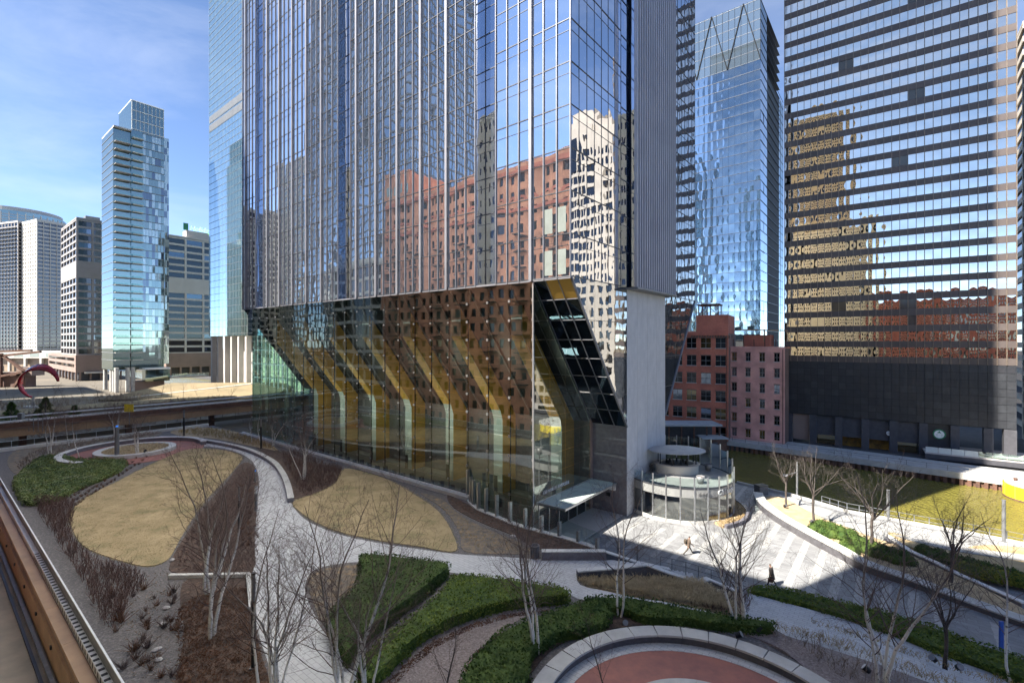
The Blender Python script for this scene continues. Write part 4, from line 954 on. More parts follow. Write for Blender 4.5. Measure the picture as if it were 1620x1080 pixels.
MB().box(-Lp, .4, -.4, Ls_, 4.5, 13.4).build('wall', M['stone_brown'], pd)
MB().box(-Lp + 1, -.6, .8, Ls_ - 1, .5, 4.5).build('arcade_wall', M['char'], pd)
for z in (10.5, 7.2): MB().box(-Lp + 3, -3, -.5, -.38, z, z + 1.5).build('window_band', M['g_dark'], pd)
for k in range(9): MB().box(-k * Lp / 9 - .7, -k * Lp / 9, -.4, .4, 0, 4.5).build('pier', M['stone_brown'], pd)
for k in range(5): MB().box(-.4, .4, 1 + k * 4.2, 1.8 + k * 4.2, 0, 4.5).build('pier', M['stone_brown'], pd)
MB().box(-.2, 2.2, 3, 16, 3.8, 4.6).build('door_canopy', M['off_white'], pd)

# balcony tower on columns
YA = 192; cA = at_depth(180, YA); cA = Vector((cA.x, cA.y, 0))
al = tag(empty('balcony_tower', cA, GROT), 'tall slim glass apartment tower with stacked balconies and raised glass crown', 'building')
LwA = reach(cA, D1, 161); s1 = reach(cA, D2, 208); s2 = reach(cA, D2, 226); s3 = reach(cA, D2, 260); s4 = reach(cA, D2, 269)
zA = 13.0; topA = CZ + (540 - 200) / F * YA; topB = CZ + (540 - 158) / F * (YA + s1 * .78); topC = CZ + (540 - 216) / F * (YA + s3 * .78)
MB().box(-LwA, -1.2, 0, s1, zA - 4, topA).build('glazing', M['g_green'], al)
MB().box(-LwA, -.4, s1, s3, zA - 4, topB).build('glazing', M['g_green'], al)
MB().box(-LwA + 2, -1.5, s3, s4, zA - 2, topC).build('glazing', M['g_pale'], al)
fa = 3.05; nA = int((topA - zA) / fa); nB = int((topB - zA - 12) / fa)
m1 = MB().box(-1.4, .9, .4, s1 - .2, -.12, .14).mesh('balcony_slab', M['stone_grey']); m1r = MB().box(.84, .88, .4, s1 - .2, .14, 1.05).mesh('balcony_rail', M['rail_glass'])
m2 = MB().box(-1.2, 1.0, s1 + .3, s2, -.16, .2).mesh('balcony_slab', M['off_white']); m2r = MB().box(.94, .98, s1 + .3, s2, .2, 1.15).mesh('balcony_rail', M['rail_glass'])
for k in range(nA):
    s = link('balcony_slab', m1, al, (0, 0, zA + k * fa)); link('balcony_rail', m1r, s)
for k in range(nB):
    s = link('balcony_slab', m2, al, (0, 0, zA + k * fa)); link('balcony_rail', m2r, s)
m3 = MB().box(-.45, -.15, s2, s3, -.09, .09).mesh('floor_edge', M['grey_metal']); m4 = MB().box(-LwA - .15, .05, -.12, .02, -.1, .1).mesh('floor_edge', M['grey_metal'])
for k in range(nB + 1): link('floor_edge', m3, al, (0, 0, zA + k * fa))
for k in range(nA + 1): link('floor_edge', m4, al, (0, 0, zA + k * fa))
cells = []
nb = 7; bw = (s3 - s2) / nb
for k in range(nB):
    for i in range(nb): cells.append((-.34, s2 + (i + .5) * bw, zA + (k + .5) * fa, bw - .14, fa - .35, R(90), rnd.choice((0, 0, 1, 1, 2, 3))))
nc = 3; bw = (s4 - s3) / nc
for k in range(int((topC - zA) / fa)):
    for i in range(nc): cells.append((-1.44, s3 + (i + .5) * bw, zA + (k + .5) * fa, bw - .12, fa - .35, R(90), rnd.choice((0, 1, 1, 2))))
panes(al, cells, [M['g_green'], M['g_pale'], M['g_alta'], M['g_green']], 300, R(.3), 0)
for i in range(9): MB().box(-.42, -.1, s1 + .2 + i * (s3 - s1 - .4) / 8 - .06, s1 + .2 + i * (s3 - s1 - .4) / 8 + .06, topB - 12, topB).build('crown_mullion', M['white_metal'], al)
for i in range(4): MB().box(-.42, -.1, s1, s3, topB - 11.8 + i * 3.9, topB - 11.6 + i * 3.9).build('crown_transom', M['white_metal'], al)
MB().box(-LwA, .05, 0, s1, topA, topA + .6).build('parapet', M['stone_grey'], al)
MB().box(-LwA, -.35, s1, s3, topB, topB + .4).build('parapet', M['white_metal'], al)
for k, (x, y) in enumerate(((-.5, 1), (-4, 1), (-8, 1), (-.5, s1 * .8), (-.5, s1 + .6), (-LwA + 1, 1))): MB().cyl((x, y), .75, .75, 0, zA - 3, 14).build('column', M['concrete'], al)
MB().box(-1, 3.5, s2, s3 + 1, 4, 9).build('lounge_box', M['g_green'], al); MB().box(-1.2, 3.8, s2 - .2, s3 + 1.2, 8.9, 9.6).build('lounge_roof', M['white_metal'], al)
MB().box(-8, 0, s1 + 1, s3, 0, 4).build('base_wall', M['stone_brown'], al)
MB().box(-2, 6, s3 + 1, s4 + 13, 5.2, 5.7).build('deck', M['concrete'], al); MB().box(5.9, 6, s3 + 1, s4 + 13, 5.7, 6.9).build('deck_screen', M['rail_glass'], al)
# second office slab with the green roof sign
b5, lw, ls = grid_building('office_slab', 'grey banded office slab with a green sign on its roof', 264, 265, 240, 348, 14.0, 79.0, 3.75, 8.0, M['off_white'], M['g_dark'], .30, 1.0, .35, pane_mats=[M['g_dark'], M['g_dark'], M['g_alta'], M['g_dark']], limit=220, mech=[(48.5, 55.5)])
MB().box(-lw, .5, -.5, ls, 6, 14).build('plinth', M['stone_brown'], b5); MB().box(-lw + 1, -1, 1, ls - 1, 0, 6).build('arcade_wall', M['char'], b5)
for k in range(7): MB().box(-.5, .5, 1 + k * 5, 2 + k * 5, 0, 6).build('pier', M['stone_brown'], b5)
MB().box(-8, -2, 10, 22, 80, 84.5).build('penthouse', M['stone_grey'], b5)
text('sign_lettering', 'Holiday Inn', 3.6, M['green_lit'], b5, (-1.8, 11.5, 84.8), (R(90), 0, R(90)), .15, shear=.2)
MB().box(-2.4, -2.2, 8.5, 11, 84.5, 88.5).build('sign_emblem', M['sign_green'], b5)
# teal tower
cT = at_depth(392, 192); cT = Vector((cT.x, cT.y, 0)); LT = reach(cT, D1, 331)
tt = tag(empty('teal_tower', cT, GROT), 'very tall pale teal glass tower on slender columns behind the main tower', 'building')
MB().box(-LT, 0, 0, 60, 23, 190).build('glazing', M['g_teal'], tt)
tm = MB().box(-LT - .1, .1, -.1, 60.1, -.05, .05).mesh('floor_line', M['grey_metal'])
for k in range(56): link('floor_line', tm, tt, (0, 0, 24 + k * 2.95))
tm = MB().box(-.06, .06, -.08, .05, 23, 190).mesh('mullion', M['g_pale'])
for k in range(28): link('mullion', tm, tt, (-k * LT / 27, 0, 0))
for k in range(34): MB().box(-LT + .8 + k * (LT - 1) / 34, -LT + 1.6 + k * (LT - 1) / 34, -.16, -.04, 115.5, 118.6).build('louvre', M['grey_metal'], tt)
for k in range(34): MB().box(-LT + .8 + k * (LT - 1) / 34, -LT + 1.6 + k * (LT - 1) / 34, -.16, -.04, 119.4, 122.5).build('louvre', M['grey_metal'], tt)
for k in range(6): MB().box(-LT + 1 + k * 7.2, -LT + 2.5 + k * 7.2, .3, 2.2, 0, 23).build('column', M['stone_grey'], tt)
MB().box(-LT + 6, -9, 6, 50, 0, 23).build('lobby_core', M['stone_grey'], tt)
MB().box(-9, 40, 3, 46, 1.0, 1.2).build('lobby_floor', M['off_white'], tt)
for k in range(12): MB().box(-7 + k * 4, -3.1 + k * 4, 8, 8.1, 1.2, 22).build('lobby_wall', M['lobby_lit'], tt)
for k in range(14): MB().box(-8 + k * 3.5, -7.6 + k * 3.5, 2.6, 3.0, 1, 23).build('mullion', M['white_metal'], tt)
for z in (6, 11.5, 17): MB().box(-9, 40, 2.7, 2.9, z, z + .3).build('transom', M['white_metal'], tt)

# the far river bank: two small red buildings
def brick_house(name, label, lpx, rpx, Yl, Yr, z0, z1, mat, floors, bays, wfrac, hfrac, skip0=0):
    a = at_depth(lpx, Yl); b = at_depth(rpx, Yr); d = (b - a); Lh = d.length; rz = math.atan2(d.y, d.x)
    h = tag(empty(name, Vector((a.x, a.y, 0)), rz), label, 'building')
    fh = (z1 - z0) / floors; bw = Lh / bays
    # wall built as piers and spandrels so that the windows sit in real openings
    MB().box(.3, Lh - .3, .35, 14, z0, z1 - .3).build('room_box', M['dark_room'], h)
    pw = bw * (1 - wfrac); sh = fh * (1 - hfrac)
    for i in range(bays + 1):
        x0 = 0 if i == 0 else i * bw - pw / 2; x1 = Lh if i == bays else i * bw + pw / 2
        MB().box(x0, x1, 0, .5, z0, z1).build('pier', mat, h)
    for k in range(floors + 1):
        zz0 = z0 if k == 0 else z0 + k * fh - sh * .55; zz1 = z1 if k == floors else z0 + k * fh + sh * .45
        for i in range(bays):
            x0 = pw if i == 0 else i * bw + pw / 2; x1 = Lh - pw if i == bays - 1 else (i + 1) * bw - pw / 2
            MB().box(i * bw + pw / 2 - (0 if i else pw / 2 * 0), (i + 1) * bw - pw / 2, .03, .5, zz0, zz1).build('spandrel', mat, h)
    for k in range(floors):
        for i in range(bays):
            x0 = i * bw + pw / 2; x1 = (i + 1) * bw - pw / 2; za = z0 + k * fh + (sh * .45 if k else 0); zb = z0 + (k + 1) * fh - sh * .55
            if i == 0: x0 = max(x0, pw / 2)
            w = MB().poly([(x0, .28, za), (x1, .28, za), (x1, .28, zb), (x0, .28, zb)]).build('window', rnd.choice([M['g_dark'], M['g_dark'], M['g_amber'], M['g_lower']]), h)
            w.rotation_euler = (rnd.gauss(0, .006), 0, rnd.gauss(0, .006))
            fr = MB().box((x0 + x1) / 2 - .05, (x0 + x1) / 2 + .05, .2, .28, za, zb).box(x0, x1, .2, .28, (za + zb) / 2 - .05, (za + zb) / 2 + .05)
            fr.build('window_frame', M['grey_metal'], w)
            MB().box(x0 - .1, x1 + .1, -.12, .3, za - .18, za).build('sill', M['stone_grey'], h)
            MB().box(x0 - .12, x1 + .12, -.05, .3, zb, zb + .22).build('lintel', M['brick_dark'], h)
    MB().box(0, Lh, .5, 14.5, z0, z1 + .1).build('side_wall', M['brick_dark'], h)
    MB().box(-.05, Lh + .05, -.1, .6, z1, z1 + .6).build('parapet', mat, h)
    for xq in (.25, Lh - .4): MB().box(xq, xq + .12, -.14, -.02, z0, z1).build('drain_pipe', M['rust'], h)
    return h, Lh
ph, PL = brick_house('brick_house', 'pink painted brick house with small sash windows on the far river bank', 1151, 1241, 121, 113, -3.9, CZ - 12 / F * 117, M['brick_pink'], 6, 4, .36, .52)
MB().box(3, 9, 3, 8, CZ - 2, CZ + 1.6).build('roof_hut', M['brick_red'], ph)
for k in range(5): MB().box(1 + k * 2.4, 1.2 + k * 2.4, 1, 1.2, CZ - 2, CZ + .5 + (k % 2)).build('roof_pipe', M['rust'], ph)
MB().bar((2, 2, CZ + 3), (13, 2.5, CZ + 2.6), .25).bar((8, 2, CZ), (8, 2, CZ + 3), .3).build('roof_frame', M['tan_steel'], ph)
rh_, RL = brick_house('brick_warehouse', 'dark red brick warehouse with wide windows on the far river bank', 1040, 1152, 126, 117, -3.9, CZ + (540 - 528) / F * 120, M['brick_red'], 6, 5, .68, .56)
MB().box(RL * .56, RL - .1, .6, 13, 22, CZ + 41 / F * 122).build('stair_tower', M['brick_red'], rh_)
for k in range(16): MB().box(RL * .5 + k * .62, RL * .5 + .35 + k * .62, -.35, 0, 21.4, 22.1).build('cornice_bracket', M['brick_dark'], rh_)
MB().box(RL * .48, RL, -.45, 0, 22.1, 22.5).build('cornice', M['brick_red'], rh_)
fr = MB(); zt = CZ + 41 / F * 122
for x in (RL * .58, RL * .7, RL * .85):
    for y in (2, 7): fr.box(x - .12, x + .12, y - .12, y + .12, zt, zt + 2.6)
fr.box(RL * .56, RL * .87, 1.6, 7.4, zt + 2.6, zt + 2.9); fr.bar((RL * .58, 2, zt), (RL * .7, 2, zt + 2.6), .12).bar((RL * .7, 2, zt + 2.6), (RL * .85, 2, zt), .12)
fr.build('tank_frame', M['rust'], rh_)
dk = tag(empty('dock_shed', at_depth(1060, 112, -4)), 'low dock roof with pale edge in front of the red warehouse', 'shed')
MB().box(-8, 11, -3, 3, 5.2, 5.6).build('roof', M['lichen_roof'], dk)
for k in range(7): MB().box(-7 + k * 2.9, -6.7 + k * 2.9, -2.5, -2.2, 0, 5.2).build('post', M['rust'], dk)
MB().box(-8, 10.5, 1.5, 2, 0, 5.2).build('back_wall', M['char'], dk)
hb = tag(empty('dock_hut', at_depth(1127, 108, -4)), 'small brown hut with white roof on the far quay', 'hut')
MB().box(-2.6, 2.6, -1.5, 2, 0, 2.8).build('wall', M['rust'], hb); MB().box(-2.9, 2.9, -1.8, 2.3, 2.8, 3.1).build('roof', M['lichen_roof'], hb)
MB().box(-.5, .5, -1.55, -1.5, 0, 2.1).build('door', M['char'], hb)

# dark bronze slab with black panelled base
e = Vector((-.812, .584, 0)); A = Vector((67.35, 118, 0)); BR = math.atan2(.584 * -1, .812); BL = 40.2; NB = 29; bwid = BL / NB
br = tag(empty('bronze_office_slab', A, BR), 'dark bronze office slab with mirror window bands above a black panelled base', 'building')
zb = 15.8; fhb = 3.5; nfb = 28; ztop = zb + fhb * nfb
MB().box(.1, BL - .1, .5, 30, zb, ztop).build('tower_core', M['dark_room'], br)
sp = MB().box(0, BL, -.05, 30.2, -.7, .7).mesh('spandrel', M['bronze_span'])
for k in range(nfb + 1): link('spandrel', sp, br, (0, 0, zb + .7 + k * fhb))
mu = MB().box(-.045, .045, -.2, .0, zb, ztop).mesh('mullion', M['bronze_fin'])
for i in range(NB + 1): link('mullion', mu, br, (i * bwid, 0, 0))
cells = []
dark_cells = {(8, 19), (9, 19), (17, 22), (18, 22), (17, 16), (18, 16), (7, 3), (8, 3), (16, 3), (17, 3), (15, 12), (16, 12), (17, 2)}
for k in range(nfb):
    for i in range(NB): cells.append(((i + .5) * bwid, .06, zb + 1.4 + k * fhb + 1.05, bwid - .05, 2.12, 0, 1 if (i, k) in dark_cells else 0))
bm = Matrix.Translation(A) @ Matrix.Rotation(BR, 4, 'Z')
panes(br, cells, [M['g_bronze'], M['g_bronze_dk']], 300, R(.12), 0.011, score=lambda q: (bm @ Vector(q[:3]) - camo.location).length + (1e4 if (bm @ Vector(q[:3])).z > 110 else 0), seed=11)
pz0 = 3.1; rows = 8; phh = (zb - pz0) / rows
MB().box(.05, BL, .1, 29, pz0 - .1, zb).build('base_core', M['dark_room'], br)
for r in range(rows):
    for i in range(NB):
        m = [M['blk1'], M['blk2'], M['blk3']][rnd.choice((0, 0, 0, 1, 2))]
        me = pane_mesh(bwid - .06, phh - .06, m); link('black_panel', me, br, ((i + .5) * bwid, -.02 + rnd.uniform(-.02, .02), pz0 + (r + .5) * phh), rot=(rnd.gauss(0, .004), 0, rnd.gauss(0, .004)))
for k in range(8): MB().box(k * BL / 8 - .7 + 1, k * BL / 8 + .7 + 1, -.2, 1.4, -5, pz0 - .1).build('column', M['char'], br)
MB().box(BL - 1.8, BL, -.2, 1.6, -5, pz0 - .1).build('column', M['char'], br)
for k in range(1, 5): MB().box(k * BL / 8 + 1.7, (k + 1) * BL / 8 + .3, .6, .9, -1.6, pz0 - .1).build('wall_panel', M['char'], br)
MB().box(1.8, BL / 8 + .2, .6, .9, -3.2, pz0 - .1).build('wall_panel', M['stone_brown'], br)
MB().box(5 * BL / 8 + 1.7, 6 * BL / 8 + .3, .5, .8, -2.4, pz0 - .1).build('wall_panel', M['blk1'], br)
for k in range(1, 6): MB().box(k * BL / 8 + 1.7, (k + 1) * BL / 8 + .3, 2.6, 2.8, -4, -1.7).build('lit_opening', M['gold_lit'] if k in (2, 3) else M['g_amber'], br)
for k in range(6, 8): MB().box(k * BL / 8 + 1.7, (k + 1) * BL / 8 + .3, 3.2, 3.4, -4, -2.6).build('low_opening', M['g_dark'], br)
MB().box(26, 70, -4.5, 6, -2.6, -2.3).build('river_terrace', M['stone_grey'], br)
MB().box(26, 70, -4.5, -4.2, -3.6, -2.6).build('terrace_edge', M['char'], br)
for k in range(16): MB().box(26.1 + k * 2, 28.0 + k * 2, -4.45, -4.38, -2.3, -1.2).build('terrace_screen', M['pale_panel'] if k < 4 else M['rail_glass'], br)
for k in range(4): MB().box(28 + k * 9, 29 + k * 9, -3, -2, -6, -2.6).build('terrace_pier', M['char'], br)
def disc(r, y, seg=32): return MB().poly([(r * math.cos(2 * math.pi * i / seg), y, r * math.sin(2 * math.pi * i / seg)) for i in range(seg)])
sg = tag(empty('round_sign', bm @ Vector((5 * BL / 8 + 3.6, .38, .9)), BR), 'round green and white coffee shop sign on the black wall', 'sign')
dm = MB().cyl((0, 0), 1.05, 1.05, 0, .14, 32); ob = dm.build('disc', M['sign_green'], sg); ob.rotation_euler = (R(90), 0, 0)
disc(.82, -.15).build('inner_disc', M['sign_white'], sg)
# simple abstract figure: crown, wavy bands left and right
MB().poly([(-.34, -.17, .52), (-.2, -.17, .40), (0, -.17, .74), (.2, -.17, .40), (.34, -.17, .52), (.26, -.17, .26), (-.26, -.17, .26)]).build('emblem', M['sign_green'], sg)
for s in (-1, 1):
    for q in range(3): MB().bar((s * (.30 + q * .15), -.165, .2 - q * .12), (s * (.36 + q * .12), -.165, -.55 + q * .16), .05, .02).build('emblem', M['sign_green'], sg)
wl_ = tag(empty('wall_light', bm @ Vector((4 * BL / 8 + .2, .2, 0.2)), BR), 'round white lamp on the charcoal wall across the river', 'lamp')
ob = MB().cyl((0, 0), .45, .45, 0, .35, 20).build('lamp_body', M['white_metal'], wl_); ob.rotation_euler = (R(90), 0, 0)
disc(.33, -.36, 20).build('lens', M['stone_grey'], wl_)
# blue glass tower behind
cB = at_depth(1203, 190); cB = Vector((cB.x, cB.y, 0))
bt = tag(empty('blue_glass_tower', cB, GROT), 'blue glass tower with rippled reflections and pale screened crown', 'building')
BLu, BLv, BT = 62.0, reach(cB, D2, 1213.5), 157.5
zs = 133.0
MB().box(-BLu, -.2, .2, 40, 0, zs).build('tower_core', M['dark_room'], bt)
cells = []
nbx = 26; wx = BLu / nbx; fb = 4.0
for k in range(5, 33):
    for i in range(nbx): cells.append((-(i + .5) * wx, 0, 1 + (k + .5) * fb, wx - .05, fb - .1, 0))
    for i in range(2): cells.append((0, (i + .5) * BLv / 2, 1 + (k + .5) * fb, BLv / 2 - .05, fb - .1, R(90)))
btm = Matrix.Translation(cB) @ Matrix.Rotation(GROT, 4, 'Z')
panes(bt, cells, [M['g_blue']], 300, R(.5), 0.04, score=lambda q: -btm.to_translation().x - (btm @ Vector(q[:3])).x * 1.0, seed=13)
fl_ = MB().box(-BLu, .15, -.12, 40, -.06, .06).mesh('floor_line', M['mullion'])
for k in range(5, 40): link('floor_line', fl_, bt, (0, 0, 1 + k * fb))
MB().box(-BLu, -.1, -.02, .3, zs, BT).build('crown_screen', M['g_screen'], bt); MB().box(-.3, 0, 0, 12, zs, BT).build('crown_screen', M['g_screen'], bt)
for k in range(nbx + 1): MB().box(-k * wx - .05, -k * wx + .05, -.14, .0, zs, BT).build('crown_mullion', M['matte'], bt)
for k in range(5):
    x = -k * 12.4; MB().bar((x, -.25, zs), (x - 6.2, -.25, BT), .3).bar((x - 6.2, -.25, BT), (x - 12.4, -.25, zs), .3).build('crown_brace', M['matte'], bt)
BL2 = reach(cB + D2 * BLv + D1 * 3, D2, 1239)
MB().box(-BLu, -3, BLv, BLv + BL2, 0, CZ + (540 - 72) / F * 195).build('rear_wing', M['g_green'], bt)
m5 = MB().box(-3.1, -2.9, BLv, BLv + BL2, -.08, .08).mesh('floor_line', M['mullion'])
for k in range(36): link('floor_line', m5, bt, (0, 0, 3 + k * fb))
m6 = MB().box(-3.08, -2.92, -.06, .06, 0, CZ + (540 - 72) / F * 195).mesh('mullion', M['grey_metal'])
for k in range(9): link('mullion', m6, bt, (0, BLv + k * BL2 / 8, 0))
# pale building in the gap at the right edge
b9, lw, ls = grid_building('office_slab', 'pale stone office block in the street gap at the right edge', 1611, 165, 1580, 1660, -3, 110, 3.8, 3.4, M['lime'], M['g_dark'], .4, 1.1, .25)

# ------------------------------------------------------------------ buildings out of view: reflected in the glass, some added to shape the sunlight
def uv_building(name, label, u0, u1, v0, v1, z1, fh, bay, wall, glass, span, pier, east=True, group=None, cap=True, proud=.3):
    """block between u0..u1, v0..v1; its windows on the face towards +v and both ends"""
    b = tag(empty(name, W(u0, v1, 0), GROT), label, 'building', group)
    Lx = u1 - u0; Dy = v1 - v0
    MB().box(-Lx + .2, -.2, -Dy, -.3, 0, z1 - .2).build('glazing', glass, b)
    nf = round(z1 / fh); f = z1 / nf
    sm = MB().box(-Lx - proud * .5, proud * .5, -Dy, 0, -f * span / 2, f * span / 2).mesh('spandrel', wall)
    for k in range(nf + 1): link('spandrel', sm, b, (0, 0, k * f))
    n = max(1, round(Lx / bay)); w = Lx / n
    pm = MB().box(-pier / 2, pier / 2, -.5, .05, 0, z1).mesh('pier', wall)
    for i in range(n + 1): link('pier', pm, b, (-i * w, 0, 0))
    n2 = max(1, round(Dy / bay)); w2 = Dy / n2
    pm = MB().box(-.05, proud * .5 + .08, -pier / 2, pier / 2, 0, z1).mesh('pier', wall)
    for i in range(n2 + 1): link('pier', pm, b, (0, -i * w2, 0))
    if cap: MB().box(-Lx - .4, .4, -Dy, .25, z1, z1 + 1.3).build('cornice', wall, b)
    return b, Lx, w, f
bk, Lx, w, f = uv_building('brick_loft', 'long orange brick loft building with arched top windows and iron balconies', 26.0, 88, -66, -43, 58.5, 3.7, 2.9, M['brick_orange'], M['g_dark'], .46, 1.5)
n = round(62 / 2.9)
for i in range(n):
    x = -(i + .5) * w
    if i % 2 == 0:
        # arched heads of the top storeys
        MB().prism([(0, 0), (1, 0), (1, 1)], 0, 1).v
    ar = MB(); seg = 8
    for q in range(seg):
        a0 = math.pi * q / seg; a1 = math.pi * (q + 1) / seg
        ar.poly([(x + .75 * math.cos(a0), .07, 51.6 + .75 * math.sin(a0)), (x + 1.3 * math.cos(a0), .07, 51.6 + 1.3 * math.sin(a0)), (x + 1.3 * math.cos(a1), .07, 51.6 + 1.3 * math.sin(a1)), (x + .75 * math.cos(a1), .07, 51.6 + .75 * math.sin(a1))])
    ar.build('arch', M['brick_red'], bk)
    if i % 3 == 1:
        for k in range(3, 13): 
            s = MB().box(x - 1.6, x + 1.6, 0, 1.5, k * f - .1, k * f + .1).build('balcony', M['dark_metal'], bk)
            MB().box(x - 1.6, x + 1.6, 1.44, 1.5, k * f + .95, k * f + 1.05).box(x - 1.6, x + 1.6, 1.46, 1.5, k * f + .5, k * f + .55).build('balcony_rail', M['dark_metal'], s)
MB().box(-62, 0, -.2, .5, 49.2, 49.9).build('string_course', M['brick_red'], bk)
MB().box(-62.2, .2, -.3, .8, 57.6, 58.6).build('cornice', M['brick_red'], bk)
MB().box(-62, -53, -23, .1, 58, 67.5).build('roof_tower', M['brick_orange'], bk)
for i in range(3): MB().box(-60.5 + i * 2.8, -59 + i * 2.8, .08, .16, 61, 63.5).build('window', M['g_pale'], bk)
uv_building('brick_loft', 'tall cream loft added behind the viewpoint to shade the plaza', -31, 1.8, -68, -43.5, 75, 3.7, 3.0, M['cream'], M['g_dark'], .5, 1.7)  # unseen block, height set to keep the right of the plaza in shade
uv_building('brick_loft', 'lower dark red brick loft row behind the viewpoint', -120, -31.2, -68, -43.5, 40, 3.7, 3.0, M['brick_red'], M['g_dark'], .45, 1.4)
uv_building('brick_loft', 'cream loft added beside the orange brick loft, kept low to let sun in', 12.2, 25.9, -68, -43.5, 54.5, 3.7, 3.0, M['cream'], M['g_dark'], .5, 1.7)  # unseen block, roof lowered so sun reaches the entrance side of the plaza
uv_building('stone_tower', 'tall limestone tower far behind the viewpoint, tinted sunlit gold', -24, 3, -125, -96, 150, 3.8, 3.2, M['gold_stone'], M['g_dark'], .4, 1.5)
uv_building('brick_loft', 'lowest cream loft added to let a band of sun onto the plaza', 2, 12, -68, -43.5, 54, 3.7, 3.0, M['cream'], M['g_dark'], .5, 1.7)  # low gap in the unseen row, shaped to pass a sun band
uv_building('blue_office_tower', 'tall blue glass tower with pale floor bands west of the garden', 124, 205, -130, -82, 190, 4.2, 3.2, M['grey_metal'], M['g_blue'], .14, .25)
uv_building('office_slab', 'dark office slab with white floor bands west of the garden', 90, 116, -66, -44, 44, 4.2, 5.2, M['off_white'], M['g_dark'], .22, .5)
uv_building('apartment_block', 'pale concrete apartment tower far west of the garden', 215, 250, -120, -90, 120, 3.4, 3.4, M['lime'], M['g_blue'], .3, 1.0)
uv_building('apartment_block', 'tall gridded white apartment tower north west of the garden', 260, 300, -110, -78, 95, 3.4, 3.4, M['off_white'], M['g_dark'], .35, 1.2)
# limestone tower with a stepped crown across the river, just right of the frame
cr_ = tag(empty('crowned_tower', W(-50, 108, -4), GROT), 'limestone tower with stepped gabled crown across the river', 'building')
MB().box(.3, 32, .3, 27, 0, 92).build('glazing', M['g_dark'], cr_)
for i in range(11):
    x = i * 3.2; wd = 1.5 if i not in (4, 5, 6) else .5
    MB().box(x - wd / 2, x + wd / 2, -.2, .6, 0, 92).build('pier', M['crown_stone'], cr_)
for i in range(9): MB().box(-.2, .6, i * 3.3, i * 3.3 + 1.5, 0, 92).build('pier', M['crown_stone'], cr_)
sm = MB().box(-.15, 32.1, -.15, 27, 0, 1.3).mesh('spandrel', M['crown_stone'])
for k in range(23): link('spandrel', sm, cr_, (0, 0, k * 4))
for k, (a, h0, h1) in enumerate(((0, 92, 98), (3, 98, 102), (7, 102, 106), (11, 106, 110))): MB().box(a, 32 - a, a * .6, 27 - a * .6, h0, h1).build('crown_step', M['crown_stone'], cr_)
MB().prism([(8, -.1), (24, -.1), (24, 8), (8, 8)], 92, 101).build('crown_gable', M['crown_stone'], cr_)
MB().box(13, 19, -.3, .2, 86, 97).build('crown_window', M['g_dark'], cr_)

# ------------------------------------------------------------------ elevated railway and the far left background
rv = tag(empty('rail_viaduct', W(100, 0, 0), GROT), 'elevated railway with tan girder crossing behind the garden', 'viaduct')
for k in range(26):
    y0 = -110 + k * 7; 
    MB().box(-.3, 0, y0, y0 + 6.95, 3.3, 4.7).build('girder_panel', M['tan_steel'], rv)
    MB().box(-8, -7.7, y0, y0 + 6.95, 3.3, 4.7).build('girder_panel', M['tan_steel'], rv)
MB().box(-7.9, .25, -110, 72, 4.7, 5.1).build('deck', M['brown_steel'], rv)
for y in (-1.2, -2.7, -4.9, -6.4): MB().box(y - .05, y + .05, -110, 72, 5.1, 5.28).build('rail', M['steel'], rv)
MB().box(.05, .45, -110, 72, 5.1, 5.9).build('walkway_edge', M['rust'], rv)
MB().box(-.4, -.1, -110, 72, 6.0, 6.25).build('cable_duct', M['white_metal'], rv); MB().box(-8.2, -7.9, -110, 72, 6.0, 6.25).build('cable_duct', M['white_metal'], rv)
for k in range(60): MB().box(-.3, -.2, -110 + k * 3, -109.9 + k * 3, 5.1, 6.1).build('rail_post', M['grey_metal'], rv)
for k in range(11): MB().box(-4.6, -3.6, -108 + k * 16, -107 + k * 16, 0, 4.7).build('pier', M['rust'], rv)
p = at_depth(204, 89, 8.2); yb = tag(empty('yellow_sign', p), 'blank yellow signal board on the elevated railway', 'sign')
MB().box(-.85, .85, -.05, .05, -.7, .7).build('board', M['yellow'], yb); MB().box(-.06, .06, .06, .14, -3.1, .7).build('post', M['grey_metal'], yb)
hut = tag(empty('signal_frame', at_depth(42, 88, 5)), 'grey metal service platform with railings on the railway', 'platform')
for k in range(8): MB().box(-3 + k * .85, -2.93 + k * .85, -.04, .04, -1, 1.6).build('post', M['grey_metal'], hut)
for z in (.3, .9, 1.5): MB().box(-3, 3, -.03, .03, z, z + .06).build('rail', M['grey_metal'], hut)
MB().box(-1.4, -.6, -.3, .3, 1, 2.4).build('cabinet', M['grey_metal'], hut)
# paved promenade and slope beyond the railway
slab('promenade', [(112, -140), (112, 30), (150, 30), (150, -140)], -.5, .9, M['ground'])
slab('promenade', [(128, -120), (128, 20), (140, 20), (140, -120)], .5, 1.0, M['white_conc'])
slab('promenade', [(155, -120), (155, 30), (168, 30), (168, -120)], -.5, 1.5, M['slope'])
hp = tag(empty('lawn_mound', at_depth(300, 178, 0)), 'tan grassed slope with pale paths below the glass towers', 'slope'); hp['kind'] = 'structure'
MB().prism([(-22, -14), (34, -10), (36, 14), (-18, 16)], 0, [.6, .8, 4.2, 3.8]).build('slope_face', M['slope'], hp)
MB().bar((-14, -11, .9), (18, 12, 3.9), 1.2, .3).build('slope_path', M['white_conc'], hp)
wb = tag(empty('white_viaduct', at_depth(20, 330, 0)), 'white low building with open bays at the far left', 'building')
MB().box(-60, 34, 0, 14, 9, 14).build('upper_wall', M['off_white'], wb); MB().box(-60, 34, 2, 14, 0, 9).build('back_wall', M['brick_tan'], wb)
for k in range(9): MB().box(-58 + k * 11, -56.6 + k * 11, -.5, 1, 0, 9).build('column', M['off_white'], wb)
